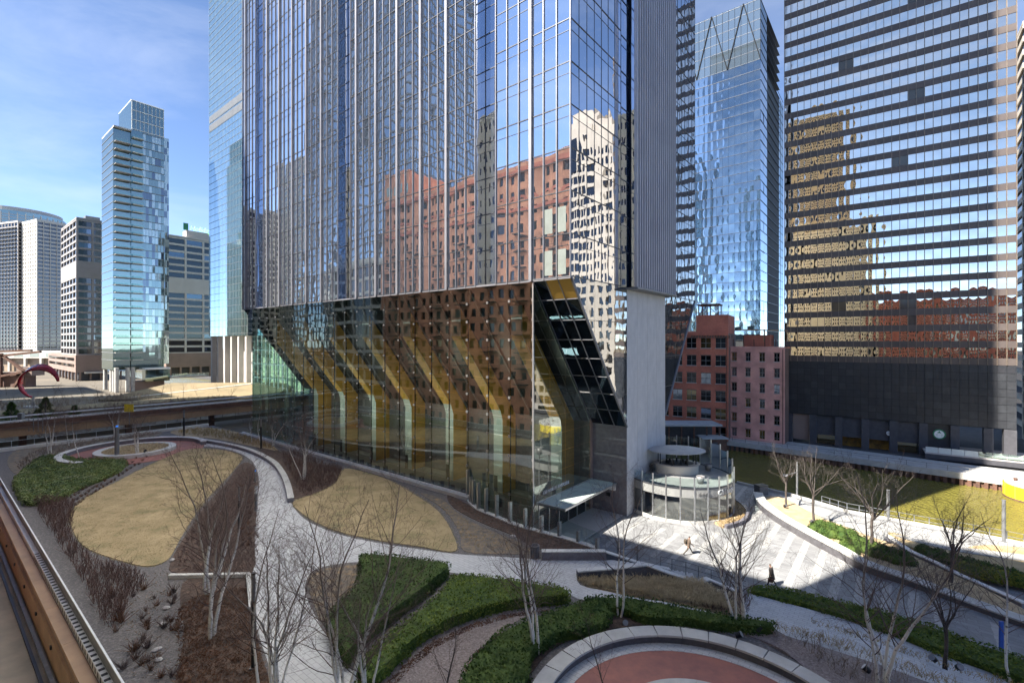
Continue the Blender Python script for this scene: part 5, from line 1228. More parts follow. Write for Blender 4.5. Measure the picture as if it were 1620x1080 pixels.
for k in range(8): MB().box(-54 + k * 11, -48 + k * 11, -.06, .02, 10, 12.5).build('window', M['g_pale'], wb)
# raised drawbridge fragment
db = tag(empty('drawbridge', at_depth(8, 215, 0)), 'rusty lattice drawbridge tower at the far left edge', 'bridge')
fr = [((-8, 0, 0), (-2, 0, 15)), ((-2, 0, 15), (-2, 0, 0)), ((-2, 0, 15), (9, 0, 7)), ((9, 0, 7), (-2, 0, 5)), ((-2, 0, 5), (-12, 0, 10)), ((-12, 0, 13), (16, 0, 16)), ((-12, 0, 13), (-2, 0, 8)), ((4, 0, 0), (9, 0, 7)), ((-6, 0, 16), (12, 0, 16.6))]
for a, b in fr: MB().bar(a, b, 1.1, .9).build('truss_member', M['rust'], db)
MB().box(-4, 8, 1, 6, 0, 6.5).build('machine_house', M['brick_dark'], db); MB().prism([(4, 1), (11, 1), (11, 7), (4, 7)], 5, [9, 8, 8, 9]).build('counterweight', M['stone_brown'], db)
# plain red arched ribbon standing on a mast
sc_ = tag(empty('red_sculpture', at_depth(62, 150, 0)), 'large plain red curved ribbon sculpture on a plaza at far left', 'sculpture')
mb = MB(); N = 36
for i in range(N + 1):
    t = i / N; a = R(250 - 245 * t); r = 5.2
    c = Vector((r * math.cos(a) * 1.15, 0, 7.6 + r * .95 * math.sin(a)))
    wd = 1.5 * math.sin(math.pi * min(1, max(.04, t * .92 + .04))) + .15
    n_ = Vector((math.cos(a), 0, math.sin(a)))
    for s, q in ((-1, -.2), (1, -.2), (1, .2), (-1, .2)):
        tw = R(70 * t); ax = Vector((0, 1, 0)) * math.cos(tw) + n_ * math.sin(tw); bx = n_ * math.cos(tw) - Vector((0, 1, 0)) * math.sin(tw)
        mb.v.append(tuple(c + ax * s * wd * .8 + bx * q))
for i in range(N):
    for q in range(4): mb.f.append((4*i+q, 4*i+(q+1) % 4, 4*i+4+(q+1) % 4, 4*i+4+q))
mb.f += [(3, 2, 1, 0), (4*N, 4*N+1, 4*N+2, 4*N+3)]
mb.build('ribbon', M['red_gloss'], sc_, smooth=True)
MB().cyl((-1.8, 0), .5, .3, 0, 3.2, 12).build('mast', M['stone_grey'], sc_); MB().cyl((-1.8, 0), 2.5, 2.3, 0, .4, 20).build('base', M['concrete'], sc_)

# ------------------------------------------------------------------ plants
def in_poly(pts, poly):
    x, y = pts[:, 0], pts[:, 1]; ins = np.zeros(len(pts), bool); n = len(poly)
    for i in range(n):
        x0, y0 = poly[i][0], poly[i][1]; x1, y1 = poly[(i+1) % n][0], poly[(i+1) % n][1]
        cnd = ((y0 > y) != (y1 > y)); 
        with np.errstate(divide='ignore', invalid='ignore'): xi = (x1 - x0) * (y - y0) / (y1 - y0 + 1e-12) + x0
        ins ^= cnd & (x < xi)
    return ins
def scatter(poly, dens, rng):
    p = np.array([(q[0], q[1]) for q in poly]); lo = p.min(0); hi = p.max(0); area = np.prod(hi - lo)
    n = int(area * dens); pts = rng.random((n, 2)) * (hi - lo) + lo
    return pts[in_poly(pts, p)]
def segs_mesh(name, S, mat, sides=4):
    """S: array (n,8) x0 y0 z0 r0 x1 y1 z1 r1 -> open tapered tubes"""
    S = np.asarray(S, float); a = S[:, 0:3]; b = S[:, 4:7]; d = b - a; L = np.linalg.norm(d, axis=1, keepdims=True) + 1e-9; d = d / L
    up = np.where(np.abs(d[:, 2:3]) < .9, np.array([[0, 0, 1.]]), np.array([[1., 0, 0]]))
    x = np.cross(d, up); x /= np.linalg.norm(x, axis=1, keepdims=True) + 1e-9; y = np.cross(d, x)
    V = []
    for c, r in ((a, S[:, 3:4]), (b, S[:, 7:8])):
        for k in range(sides):
            t = 2 * math.pi * k / sides; V.append(c + (x * math.cos(t) + y * math.sin(t)) * r)
    V = np.stack(V, 1).reshape(-1, 3); n = len(S); base = (np.arange(n) * 2 * sides)[:, None]
    Fc = []
    for k in range(sides):
        j = (k + 1) % sides; Fc.append(np.concatenate([base + k, base + j, base + sides + j, base + sides + k], 1))
    return np_mesh(name, V, np.concatenate(Fc), mat, True)
def grow(rng, start, direc, length, r, levels, nseg, droop, spread, kids, out, keep=None, lift=.15):
    """recursive branch; out[level] collects segments"""
    p = np.array(start, float); d = np.array(direc, float); d /= np.linalg.norm(d); pts = [p.copy()]; dirs = [d.copy()]
    st = length / nseg
    for i in range(nseg):
        d = d + rng.normal(0, .10, 3) + np.array([0, 0, lift - droop * (i / nseg)]) * .5; d /= np.linalg.norm(d)
        q = p + d * st; r0 = r * (1 - .85 * i / nseg); r1 = r * (1 - .85 * (i + 1) / nseg)
        out.append((levels, *p, max(r0, .004), *q, max(r1, .003))); p = q; pts.append(p.copy()); dirs.append(d.copy())
    if levels <= 0: return
    nk = kids[levels - 1]
    for k in range(nk):
        f = .22 + .75 * (k + rng.random()) / nk; i = min(nseg - 1, int(f * nseg)); t = f * nseg - i
        s = pts[i] * (1 - t) + pts[i+1] * t; dd = dirs[i]
        az = rng.random() * 2 * math.pi + k * 2.4; side = np.cross(dd, [math.cos(az), math.sin(az), .1]); side /= np.linalg.norm(side) + 1e-9
        nd = dd * math.cos(spread) + side * math.sin(spread)
        grow(rng, s, nd, length * (.50 - .28 * f) * (1 if levels > 1 else 1.15) * rng.uniform(.75, 1.25), max(.005, r * (1 - .8 * f) * .42), levels - 1, max(3, nseg - 3), droop, spread, kids, out, lift=lift)
TREES = {}
def tree_mesh(kind, seed):
    key = (kind, seed)
    if key in TREES: return TREES[key]
    rng = np.random.default_rng(seed); trunks = []; tw = []
    if kind == 'birch':
        n = 3 + seed % 3
        for s in range(n):
            a = 2 * math.pi * s / n + rng.random(); ln = rng.uniform(.05, .17)
            out = []; grow(rng, (math.cos(a) * .22, math.sin(a) * .22, -.1), (math.cos(a) * ln, math.sin(a) * ln, 1), rng.uniform(8.5, 12.5), rng.uniform(.085, .125), 3, 12, .15, R(46), (4, 7, 18), out, lift=.12)
            trunks.append([o[1:] for o in out if o[0] == 3]); tw += [o[1:] for o in out if o[0] < 3]
    elif kind == 'small':
        out = []; grow(rng, (0, 0, -.1), (rng.normal(0, .06), rng.normal(0, .06), 1), 6.0, .07, 3, 8, .1, R(42), (4, 5, 12), out)
        trunks.append([o[1:] for o in out if o[0] == 3]); tw += [o[1:] for o in out if o[0] < 3]
    elif kind == 'stem':                                   # single slim birch
        out = []; grow(rng, (0, 0, -.1), (rng.normal(0, .07), rng.normal(0, .07), 1), 10.5, .085, 3, 12, .2, R(50), (4, 7, 20), out, lift=.12)
        trunks.append([o[1:] for o in out if o[0] == 3]); tw += [o[1:] for o in out if o[0] < 3]
    else:                                                  # spreading street tree
        out = []; grow(rng, (0, 0, -.1), (rng.normal(0, .03), rng.normal(0, .03), 1), 3.4, .16, 0, 5, 0, R(40), (), out)
        trunks.append([o[1:-1] + (max(o[8], .1),) for o in out]); top = np.array(out[-1][5:8])
        trunks[0] = [t[:3] + (max(t[3], .12),) + t[4:7] + (max(t[7], .11),) for t in trunks[0]]
        for s in range(7):
            a = 2 * math.pi * s / 7 + rng.random() * .6; o2 = []
            grow(rng, top - np.array([0, 0, rng.random() * .9]), (math.cos(a) * .75, math.sin(a) * .75, .8 + rng.random() * .8), rng.uniform(3.6, 5.4), .075, 3, 8, .05, R(40), (4, 5, 7), o2, lift=.15)
            tw += [o[1:] for o in o2]
    bm_ = M['birch'] if kind in ('birch', 'stem') else M['bark_dark']
    tmesh = [segs_mesh('trunk', t, bm_, 7) for t in trunks]
    cmesh = segs_mesh('crown', tw, M['twig'] if kind != 'street' else M['bark_dark'], 3)
    TREES[key] = (tmesh, cmesh); return TREES[key]
def tree(name, kind, seed, loc, rz, s, label, cat='tree', group=None):
    tm_, cm_ = tree_mesh(kind, seed); o = tag(empty(name, loc, rz), label, cat, group); o.scale = (s, s, s)
    for t in tm_: link('trunk', t, o)
    link('crown', cm_, o); return o
# birches of the garden
for (px, py, z, kind, seed, rz, s, label) in [
    (331, 938, G, 'birch', 1, 20, 1.0, 'big many stemmed birch behind the low kerb in the left bed'),
    (333, 1008, G, 'birch', 3, 130, .95, 'white stemmed birch in front of the low kerb in the left bed'),
    (480, 758, G, 'birch', 2, 200, .82, 'white birch clump behind the curved seat wall'),
    (413, 706, G, 'stem', 21, 20, .8, 'thin birch beside the dark lamp post behind the seat wall'),
    (432, 706, G, 'birch', 4, 60, .6, 'small birch between the seat wall and the lobby glass'),
    (398, 700, G, 'stem', 22, 90, .7, 'slim birch just behind the top of the curved seat wall'),
    (79, 717, G, 'birch', 4, 10, .8, 'birch clump above the grey green juniper at the left'),
    (110, 706, G, 'stem', 21, 150, .8, 'slim birch at the back of the far round court'),
    (125, 724, G, 'stem', 22, 70, .85, 'slim birch rising from the bench of the far round court'),
    (183, 693, G, 'birch', 2, 300, .75, 'white birch clump behind the far round planter'),
    (217, 722, G, 'birch', 4, 200, .7, 'pale thin birch at the front of the far round planter'),
    (848, 1032, G, 'birch', 3, 300, .86, 'white birch rising inside the dark hedge near the ring wall'),
    (982, 976, G, 'stem', 23, 60, .92, 'birch with two curved white stems in the dark hedge'),
    (978, 975, G, 'stem', 22, 250, .9, 'left leaning white stem in the middle of the dark hedge'),
    (1168, 995, 2.3, 'birch', 1, 100, .84, 'three stemmed white birch at the right end of the dark hedge'),
    (1395, 1085, 2.0, 'birch', 3, 15, .9, 'tall white birch at the lower right between grass strips'),
    (1408, 1078, 1.9, 'stem', 21, 10, 1.1, 'leaning white birch stem beside the tall lower right birch'),
    (410, 1118, G, 'stem', 21, 0, .92, 'dark slender birch beside the tall garden lamp post'),
    (437, 1105, G, 'birch', 2, 40, .75, 'leaning young birch at the edge of the lower garden path'),
    (540, 1120, G, 'birch', 4, 120, .92, 'bare birch in front of the left end of the wedge hedge'),
    (580, 1112, G, 'birch', 1, 240, .72, 'many branched birch leaning over the wedge hedge'),
    (705, 1125, G, 'small', 31, 0, .8, 'small reddish bare tree on the pink gravel path'),
    (960, 1130, G, 'small', 32, 0, .75, 'small bare tree inside the red court at the bottom'),
    (1598, 1075, .8, 'stem', 23, 200, .92, 'slim bare birch at the lower right edge by the low hedge')]:
    tree('birch_tree' if kind != 'small' else 'bare_tree', kind, seed, P(px, py, z), R(rz), s, label, group='bare birches of the garden')
for (px, py, z, seed, rz, s, label) in [
    (1244, 801, .35, 41, 0, 1.0, 'dark bare tree nearest the pavilion on the planted bank'),
    (1288, 828, .35, 42, 50, 1.05, 'dark bare tree beside the first round shrubs of the bank'),
    (1504, 921, .35, 43, 120, 1.0, 'dark bare tree standing beside the yellow green shrubs'),
    (1495, 1056, 1.0, 42, 200, .85, 'round crowned bare tree growing from the grass strip'),
    (1378, 868, .35, 41, 260, 1.1, 'large bare tree behind the curved parapet in mid bank')]:
    tree('bare_tree', 'street', seed, P(px, py, z), R(rz), s, label, group='bare trees of the river side')
for k, px in enumerate([168, 182, 210, 226, 243, 262, 280, 300, 318, 335, 352, 372, 20, 50, 120, 146, 100, 130, 155, 190, 205, 235, 255, 272, 290, 312, 345, 10, 85, 365]):
    Yk = [118, 122, 116, 125, 119, 121, 117, 124, 120, 118, 123, 121, 126, 119, 121, 117][k % 16] + (38 + 3 * (k % 7) if k > 15 else 0)
    tree('bare_tree', 'small', 31 + k % 3, at_depth(px, Yk, .9), k * 1.3, .8 + .25 * ((k * 7) % 5) / 5, 'small bare tree in the %s row beyond the elevated railway' % ('nearer' if k < 16 else 'farther'), group='bare trees beyond the railway, %s row' % ('nearer' if k < 16 else 'farther'))
# conifers beyond the railway
def pine(seed, loc, h, label):
    rng = np.random.default_rng(seed); o = tag(empty('pine_tree', loc), label, 'tree', 'pines beyond the railway')
    MB().cyl((0, 0), .18, .06, 0, h, 8).build('trunk', M['bark_dark'], o)
    n = 2600; t = rng.random(n) ** .8; z = h * (.12 + .88 * t); rad = (1 - t) ** .8 * h * .42 * rng.uniform(.35, 1, n); a = rng.random(n) * 6.283
    lay = np.sin(z * 4.2) * .25 + .85; rad *= lay
    c = np.stack([rad * np.cos(a), rad * np.sin(a), z - rad * .12], 1)
    d = np.stack([np.cos(a), np.sin(a), rng.normal(.1, .35, n)], 1) * rng.uniform(.25, .5, (n, 1)); s = np.cross(d, rng.normal(0, 1, (n, 3))); s /= np.linalg.norm(s, axis=1, keepdims=True); s *= .07
    V = np.stack([c - s, c + s, c + d], 1).reshape(-1, 3)
    link('crown', np_mesh('crown', V, np.arange(n * 3).reshape(-1, 3), M['leaf_dark']), o)
pine(1, at_depth(18, 112, .8), 5.6, 'dark pine at the far left beyond the railway'); pine(2, at_depth(72, 113, .8), 6.6, 'tallest dark pine below the red sculpture')
pine(3, at_depth(60, 111, .8), 4.0, 'low dark pine left of the tallest pine'); pine(4, at_depth(118, 112, .8), 4.8, 'dark pine right of the red sculpture')

# hedges: a trimmed body covered by leaves
def leaf_cloud(rng, C, N, size, jitter=.7):
    """quads centred at C, facing around N"""
    n = len(C); r = rng.normal(0, 1, (n, 3)); nn = N + r * jitter; nn /= np.linalg.norm(nn, axis=1, keepdims=True) + 1e-9
    x = np.cross(nn, rng.normal(0, 1, (n, 3))); x /= np.linalg.norm(x, axis=1, keepdims=True) + 1e-9; y = np.cross(nn, x)
    sx = size * rng.uniform(.6, 1.3, (n, 1)); sy = sx * rng.uniform(.5, .9, (n, 1))
    V = np.stack([C - x * sx, C - y * sy, C + x * sx, C + y * sy], 1).reshape(-1, 3)
    return V
def hedge(name, outline, zs, h, mat, label, dens=85, size=.07, seed=1, rough=.10, smooth=4, lump=.0):
    """outline: photograph positions on level zs of the hedge foot"""
    rng = np.random.default_rng(seed)
    pl_ = curve(outline, True, smooth) if smooth else outline
    w = np.array([tuple(P(a, b, zs))[:2] for a, b in pl_]); c0 = w.mean(0)
    area = .5 * np.sum(w[:, 0] * np.roll(w[:, 1], -1) - np.roll(w[:, 0], -1) * w[:, 1])
    if area < 0: w = w[::-1]
    base = Vector((c0[0], c0[1], zs)); o = tag(empty(name, base), label, 'hedge')
    d = np.roll(w, -1, 0) - np.roll(w, 1, 0); nrm = np.stack([d[:, 1], -d[:, 0]], 1); nrm /= np.linalg.norm(nrm, axis=1, keepdims=True) + 1e-9
    inner = w - nrm * .12 - c0
    MB().prism([tuple(q) for q in inner], -.2, h - .12).build('hedge_body', M['leaf_dark'], o)
    def bumps(p): return (np.sin(p[:, 0] * 2.3 + seed) * np.sin(p[:, 1] * 2.9 + seed * 2) * .5 + np.sin(p[:, 0] * 5.1) * np.sin(p[:, 1] * 4.3) * .35)
    top = scatter(w, dens, rng); zt = h + bumps(top) * (rough + lump) + rng.normal(0, .04, len(top))
    C = [np.column_stack([top - c0, zt])]; N = [np.tile([0, 0, 1.], (len(top), 1))]
    L = np.linalg.norm(np.roll(w, -1, 0) - w, axis=1); n = int(L.sum() * h * dens * 1.1); idx = rng.choice(len(w), n, p=L / L.sum()); t = rng.random((n, 1))
    pp_ = w[idx] * (1 - t) + np.roll(w, -1, 0)[idx] * t; nn = nrm[idx]; zz = rng.random(n) * (h + .02)
    pp_ = pp_ + nn * (rng.normal(0, .05, (n, 1)) + (np.sin(pp_[:, :1] * 3 + zz[:, None] * 4) * rough * .7))
    C.append(np.column_stack([pp_ - c0, zz])); N.append(np.column_stack([nn, np.full(n, .35)]))
    C = np.concatenate(C); N = np.concatenate(N)
    V = leaf_cloud(rng, C, N, size)
    link('foliage', np_mesh('foliage', V, np.arange(len(V)).reshape(-1, 4), mat), o)
    return o
hedge('hedge', [(572, 893), (640, 898), (700, 906), (711, 913), (690, 932), (655, 962), (610, 995), (570, 1030), (550, 1060), (535, 1040), (518, 1005), (525, 985), (560, 950), (570, 920)], G, 1.0, M['leaf_dark'], 'dark clipped wedge hedge behind the brighter wedge hedge', 90, .075, 1, rough=.16, smooth=3, lump=.06)
hedge('hedge', [(717, 925), (760, 926), (820, 933), (870, 942), (897, 948), (900, 956), (870, 960), (800, 968), (740, 985), (680, 1012), (640, 1045), (608, 1078), (590, 1098), (562, 1085), (575, 1060), (615, 1020), (660, 985), (700, 950)], G, .85, M['leaf_mid'], 'bright green clipped wedge hedge in the middle of the garden', 90, .075, 2, rough=.10, smooth=3, lump=.05)
hedge('hedge', [(740, 1125), (732, 1090), (755, 1050), (790, 1018), (830, 998), (880, 980), (915, 968), (955, 965), (965, 990), (940, 1008), (880, 1020), (842, 1052), (838, 1085), (815, 1130)], G, .8, M['leaf_dark'], 'dark irregular hedge curving around the white birch', 90, .08, 3, rough=.16, smooth=3)
hedge('hedge', [(925, 960), (985, 958), (1040, 966), (1100, 978), (1160, 988), (1220, 998), (1222, 1008), (1180, 1006), (1120, 1000), (1080, 994), (1020, 992), (985, 978), (940, 978)], G - .1, .75, M['leaf_dark'], 'long dark hedge bordering the ring wall of the red court', 90, .075, 4, rough=.12, smooth=3)
hedge('hedge', [(1188, 942), (1240, 946), (1300, 960), (1380, 978), (1460, 1002), (1540, 1032), (1640, 1070), (1640, 1100), (1560, 1070), (1480, 1042), (1400, 1012), (1320, 985), (1250, 965), (1200, 955)], .4, .85, M['leaf_mid'], 'long loose green hedge along the striped plaza', 95, .085, 5, rough=.22, smooth=3)
hedge('juniper_mat', [(22, 765), (40, 745), (62, 728), (90, 724), (130, 730), (170, 730), (200, 733), (190, 747), (160, 762), (120, 778), (90, 795), (60, 800), (40, 800), (32, 790)], G, .55, M['leaf_grey'], 'spreading grey green juniper mat in the left corner', 75, .095, 6, rough=.22, smooth=3, lump=.15)
def shrub(loc, r, h, mat, label, seed, group):
    rng = np.random.default_rng(seed); o = tag(empty('round_shrub', loc), label, 'shrub', group)
    n = int(380 * r * r * 2.2) + 150; a = rng.random(n) * 6.283; zt = rng.random(n); ph_ = np.arccos(1 - zt * .98)
    N = np.stack([np.sin(ph_) * np.cos(a), np.sin(ph_) * np.sin(a), np.cos(ph_)], 1); rr = rng.uniform(.82, 1.05, (n, 1)) * (1 + .1 * np.sin(a * 3 + seed)[:, None])
    C = N * rr * np.array([r, r, h]); V = leaf_cloud(rng, C, N, .075)
    link('foliage', np_mesh('foliage', V, np.arange(len(V)).reshape(-1, 4), mat), o)
    MB().lathe((0, 0, 0), [(r * .7, 0), (r * .85, h * .3), (r * .7, h * .65), (r * .3, h * .85), (.02, h * .9)], 10).build('shrub_body', M['leaf_dark'], o)
k = 0
spots = [(1289, 836), (1300, 829), (1303, 841), (1315, 832), (1316, 845), (1330, 838), (1333, 849), (1345, 843), (1337, 862), (1352, 852), (1358, 864), (1350, 870), (1366, 858), (1372, 869), (1380, 862), (1385, 875), (1394, 869), (1400, 880), (1412, 875), (1418, 885), (1430, 880), (1438, 888)]
for (a, b) in spots:
    k += 1; shrub(P(a, b + 4, .38), .55 + .12 * (k % 3), .75 + .1 * (k % 2), M['leaf_dark'], 'dark green round shrub in the drift behind the curved parapet', 100 + k, 'round shrubs behind the parapet')
for j in range(14):
    a = 1462 + j * 12; b = 870 + j * 3.4 + 5 * (j % 2); k += 1; shrub(P(a, b + 4, .3), .75, .8, M['leaf_dark'], 'dark round shrub above the yellow green clipped row', 200 + j, 'dark shrubs above the yellow row')
for j in range(9):
    a = 1528 + j * 14; b = 902 + j * 3.0; k += 1; shrub(P(a, b + 4, .3), .95, .9, M['leaf_yellow'], 'yellow green shrub in the clipped row at the right edge', 300 + j, 'yellow green shrubs at the right')
def fluff(name, poly, zfun, dens, hmin, hmax, r, mat, label, cat, seed, lean=.35, kids=2, sides=3):
    """twiggy or grassy mass: sticks rising from a bed"""
    rng = np.random.default_rng(seed); p = scatter(poly, dens, rng); n = len(p)
    z = np.array([zfun(q) for q in p]) if callable(zfun) else np.full(n, zfun)
    h = rng.uniform(hmin, hmax, n); d = np.column_stack([rng.normal(0, lean, (n, 2)), np.ones(n)]); d *= h[:, None]
    a = np.column_stack([p, z]); b = a + d; S = [np.column_stack([a, np.full(n, r), b, np.full(n, r * .4)])]
    for q in range(kids):
        t = rng.uniform(.3, .8, (n, 1)); s = a + d * t; e2_ = s + np.column_stack([rng.normal(0, lean * 1.1, (n, 2)), rng.uniform(.3, .9, n)]) * (h[:, None] * .55)
        S.append(np.column_stack([s, np.full(n, r * .7), e2_, np.full(n, r * .3)]))
    o = link(name, segs_mesh(name, np.concatenate(S), mat, sides))
    return tag(o, label, cat, kind='stuff')
def poly_at(px, z, sm=3): return [P(a, b, z) for a, b in curve(px, True, sm)]
fluff('twig_shrubs', poly_at([(55, 800), (85, 792), (115, 800), (112, 840), (128, 872), (165, 895), (215, 905), (228, 925), (205, 950), (190, 985), (165, 990), (130, 920), (90, 855)], G), G, 17, .5, 1.15, .018, M['twig_red'], 'dense purple brown twiggy shrubs beside the left guard rail', 'shrubs', 1, .28, 3)
fluff('twig_shrubs', poly_at([(455, 715), (500, 728), (540, 742), (530, 765), (500, 780), (475, 782), (462, 755), (448, 728)], G), G, 9, .4, .9, .02, M['twig_red'], 'brown twiggy shrubs around the birch behind the seat wall', 'shrubs', 2, .3, 3)
fluff('twig_shrubs', poly_at([(1075, 948), (1110, 938), (1165, 938), (1185, 945), (1178, 970), (1150, 968), (1110, 960)], 1.6), 1.35, 26, .4, .8, .018, M['twig_red'], 'reddish twiggy shrubs below the stepped retaining wall', 'shrubs', 3, .3, 3)
fluff('rust_ground_cover', poly_at([(285, 960), (390, 930), (398, 980), (425, 1075), (440, 1130), (285, 1130), (285, 1040)], G), G, 60, .08, .24, .018, M['grass_rust'], 'rust coloured dead ground cover in the lower left bed', 'ground cover', 4, .8, 2)
fluff('rust_ground_cover', poly_at([(295, 850), (345, 790), (395, 740), (405, 800), (400, 900), (285, 902)], G), G, 22, .08, .26, .018, M['twig_red'], 'brown dead ground cover below the big birch', 'ground cover', 5, .8, 2)
fluff('rust_ground_cover', poly_at([(710, 786), (760, 810), (870, 848), (930, 866), (860, 868), (815, 848), (755, 822)], G), G, 26, .05, .16, .02, M['grass_rust'], 'dead brown leaves along the glass fence', 'ground cover', 6, .9, 1)
fluff('dry_grass', poly_at([(700, 800), (760, 835), (830, 862), (800, 872), (740, 862), (722, 835)], G), G, 14, .08, .22, .014, M['grass_gold'], 'dry golden grass between lawn and glass fence', 'grass', 7, .7, 1)
bedpoly = [Vector(p) for p in bedA[:4]] + [Vector(p) for p in reversed(bedB)]
for nm, pxl, sd in (('west_lawn', [(111, 815), (113, 832), (122, 852), (140, 869), (187, 886), (233, 896), (266, 884), (286, 850), (318, 800), (350, 765), (374, 738), (382, 722), (350, 712), (300, 711), (249, 730), (187, 761), (128, 792)], 61), ('east_lawn', [(545, 742), (591, 751), (626, 765), (661, 786), (692, 808), (713, 838), (720, 872), (660, 864), (600, 855), (540, 842), (502, 827), (477, 811), (464, 794), (500, 781), (530, 765)], 62)):
    fluff('dormant_grass', [c_ + (c_ - sum((Vector(q) for q in poly_at(pxl, G, 1)), Vector()) / len(pxl))  .normalized() * .3 for c_ in poly_at(pxl, G, 5)], G + .03, 75, .04, .12, .011, M['lawn_blade'], 'dormant tan grass of the %s lawn' % ('left' if sd == 61 else 'middle'), 'grass', sd, .9, 0)
for j, (u0_, u1_, v0_, v1_, dn, hh) in enumerate(((112, 127, -130, 25, .9, 1.6), (141, 154, -130, 25, .7, 2.2), (169, 186, -120, 10, .5, 2.6))):
    fluff('far_brush', [W(u0_, v0_), W(u1_, v0_), W(u1_, v1_), W(u0_, v1_)], .9, dn, .5, hh, .05, M['twig_pale'] if j != 1 else M['twig'], ['pale dry brush just beyond the railway', 'brown bare brush along the far promenade', 'bare brush below the far towers'][j], 'brush', 70 + j, .35, 4)
fluff('tan_grass', bedpoly, lambda q: 2.4 - max(0, (q[0] - 8)) * .10 if q[0] < 19 else 1.3, 150, .22, .5, .022, M['grass_tan'], 'pale tan feathery grass below the stepped wall', 'grass', 8, .45, 2)
def strip_poly(A, B, z): return [P(a, b, z) for a, b in A] + [P(a, b, z) for a, b in reversed(B)]
fluff('dry_grass', strip_poly([(1280, 985), (1400, 1020), (1500, 1055), (1640, 1100)], [(1282, 992), (1400, 1028), (1500, 1064), (1640, 1112)], 1.0), 1.2, 42, .12, .4, .014, M['grass_gold'], 'golden grass strip between the two terrace walks', 'grass', 9, .5, 2)
fluff('dry_grass', strip_poly([(1225, 988), (1300, 1006), (1400, 1040), (1520, 1085)], [(1228, 998), (1300, 1018), (1400, 1052), (1520, 1098)], 1.5), 1.55, 42, .15, .5, .014, M['grass_gold'], 'golden grass strip below the hedge at the lower right', 'grass', 10, .5, 2)
fluff('twig_shrubs', strip_poly([(1215, 1003), (1300, 1028), (1400, 1062), (1460, 1085)], [(1235, 1026), (1290, 1056), (1340, 1090), (1400, 1120)], 2.2), 2.0, 9, .5, 1.1, .014, M['twig_pale'], 'thin bare shrubs on the gravel beside the ring wall', 'shrubs', 11, .3, 4)
fluff('twig_shrubs', poly_at([(1420, 905), (1500, 925), (1600, 965), (1640, 985), (1560, 958), (1470, 925)], .4), .38, 8, .3, .8, .016, M['twig_pale'], 'dry stalks on the planted bank by the parapet', 'shrubs', 12, .4, 3)
fluff('dry_grass', [Vector((cR.x + 3.3 * math.cos(a), cR.y + 3.3 * math.sin(a), 0)) for a in np.linspace(0, 6.2, 24)], G + .25, 50, .2, .5, .016, M['grass_gold'], 'tan grass tufts in the planter of the red court', 'grass', 13, .5, 2)
fluff('dry_grass', [Vector((cL.x + 4.3 * math.cos(a), cL.y + 4.3 * math.sin(a), 0)) for a in np.linspace(0, 6.2, 24)], G + .48, 22, .12, .35, .03, M['grass_tan'], 'cut straw tufts in the far round planter', 'grass', 14, .5, 1)
fluff('dry_grass', poly_at([(30, 735), (60, 712), (150, 692), (245, 684), (240, 690), (150, 702), (95, 720), (60, 722), (40, 745)], G), G, 5, .2, .6, .03, M['twig_pale'], 'brown stalks along the far garden kerb', 'grass', 15, .5, 2)
fluff('dry_grass', poly_at([(280, 684), (330, 678), (395, 692), (440, 712), (400, 705), (340, 693)], G), G, 6, .3, .7, .03, M['grass_gold'], 'olive dry grass behind the seat wall', 'grass', 16, .5, 2)
fluff('dry_grass', [Vector((pc.x + (PR + .2 + 1.1 * (q % 2)) * math.cos(a), pc.y + (PR + .2 + 1.1 * (q % 2)) * math.sin(a), 0)) for q, a in [(0, t_) for t_ in np.linspace(R(-70), R(58), 20)] + [(1, t_) for t_ in np.linspace(R(58), R(-70), 20)]], .28, 40, .08, .25, .02, M['grass_gold'], 'dry leaves in the planter around the pavilion', 'leaves', 17, .8, 1)
for j, (A_, B_) in enumerate((([(590, 1100), (610, 1082), (642, 1050), (682, 1017), (742, 990), (800, 973), (870, 964)], [(598, 1104), (620, 1088), (652, 1056), (692, 1023), (748, 995), (804, 978), (872, 968)]), ([(735, 1080), (750, 1045), (786, 1012), (828, 992), (880, 974)], [(728, 1082), (743, 1045), (780, 1010), (824, 989), (878, 970)]))):
    fluff('leaf_litter', strip_poly(A_, B_, G), G + .03, 120, .03, .14, .022, M['grass_rust'], ['rust brown leaf litter at the foot of the bright wedge hedge', 'brown leaf litter along the dark irregular hedge'][j], 'litter', 90 + j, 1.2, 1)
rl_ = np.random.default_rng(77)
fluff('leaf_litter', [P(a, b, G) for a, b in ((160, 905), (280, 905), (285, 1085), (215, 1085))], G + .02, 5, .03, .12, .025, M['twig_pale'], 'scattered pale leaf litter on the lower left gravel', 'litter', 95, 1.4, 1)
fluff('far_brush', [W(186, -170), W(250, -190), W(250, -40), W(186, -20)], 0, .10, 1.0, 3.2, .07, M['twig'], 'brown brush on the far left river side', 'brush', 96, .3, 6)
# row planted tufts in the left gravel: each a small plant
def tuft_mesh(seed, mat, h=.32, n=26, sp=.5):
    rng = np.random.default_rng(seed); d = np.column_stack([rng.normal(0, sp, (n, 2)), rng.uniform(.6, 1.2, n)]) * h; a = np.zeros((n, 3)); a[:, :2] = rng.normal(0, .04, (n, 2))
    return segs_mesh('tuft', np.column_stack([a, np.full(n, .014), a + d, np.full(n, .005)]), mat, 3)
tf = [tuft_mesh(q, M['grass_rust'] if q % 2 else M['twig'], .38) for q in range(4)]
rng = np.random.default_rng(5); cnt = 0
for row in range(3):
    for j in range(22):
        px = 112 + j * 6.2 + row * 4; py = 788 - j * 4.2 + row * 6 + rng.normal(0, 1)
        o = link('grass_tuft', tf[(j + row) % 4], None, P(px, py, G), rng.random() * 6)
        tag(o, 'small brown tuft in the planted rows beside the juniper', 'tuft', 'tufts in rows beside the juniper')
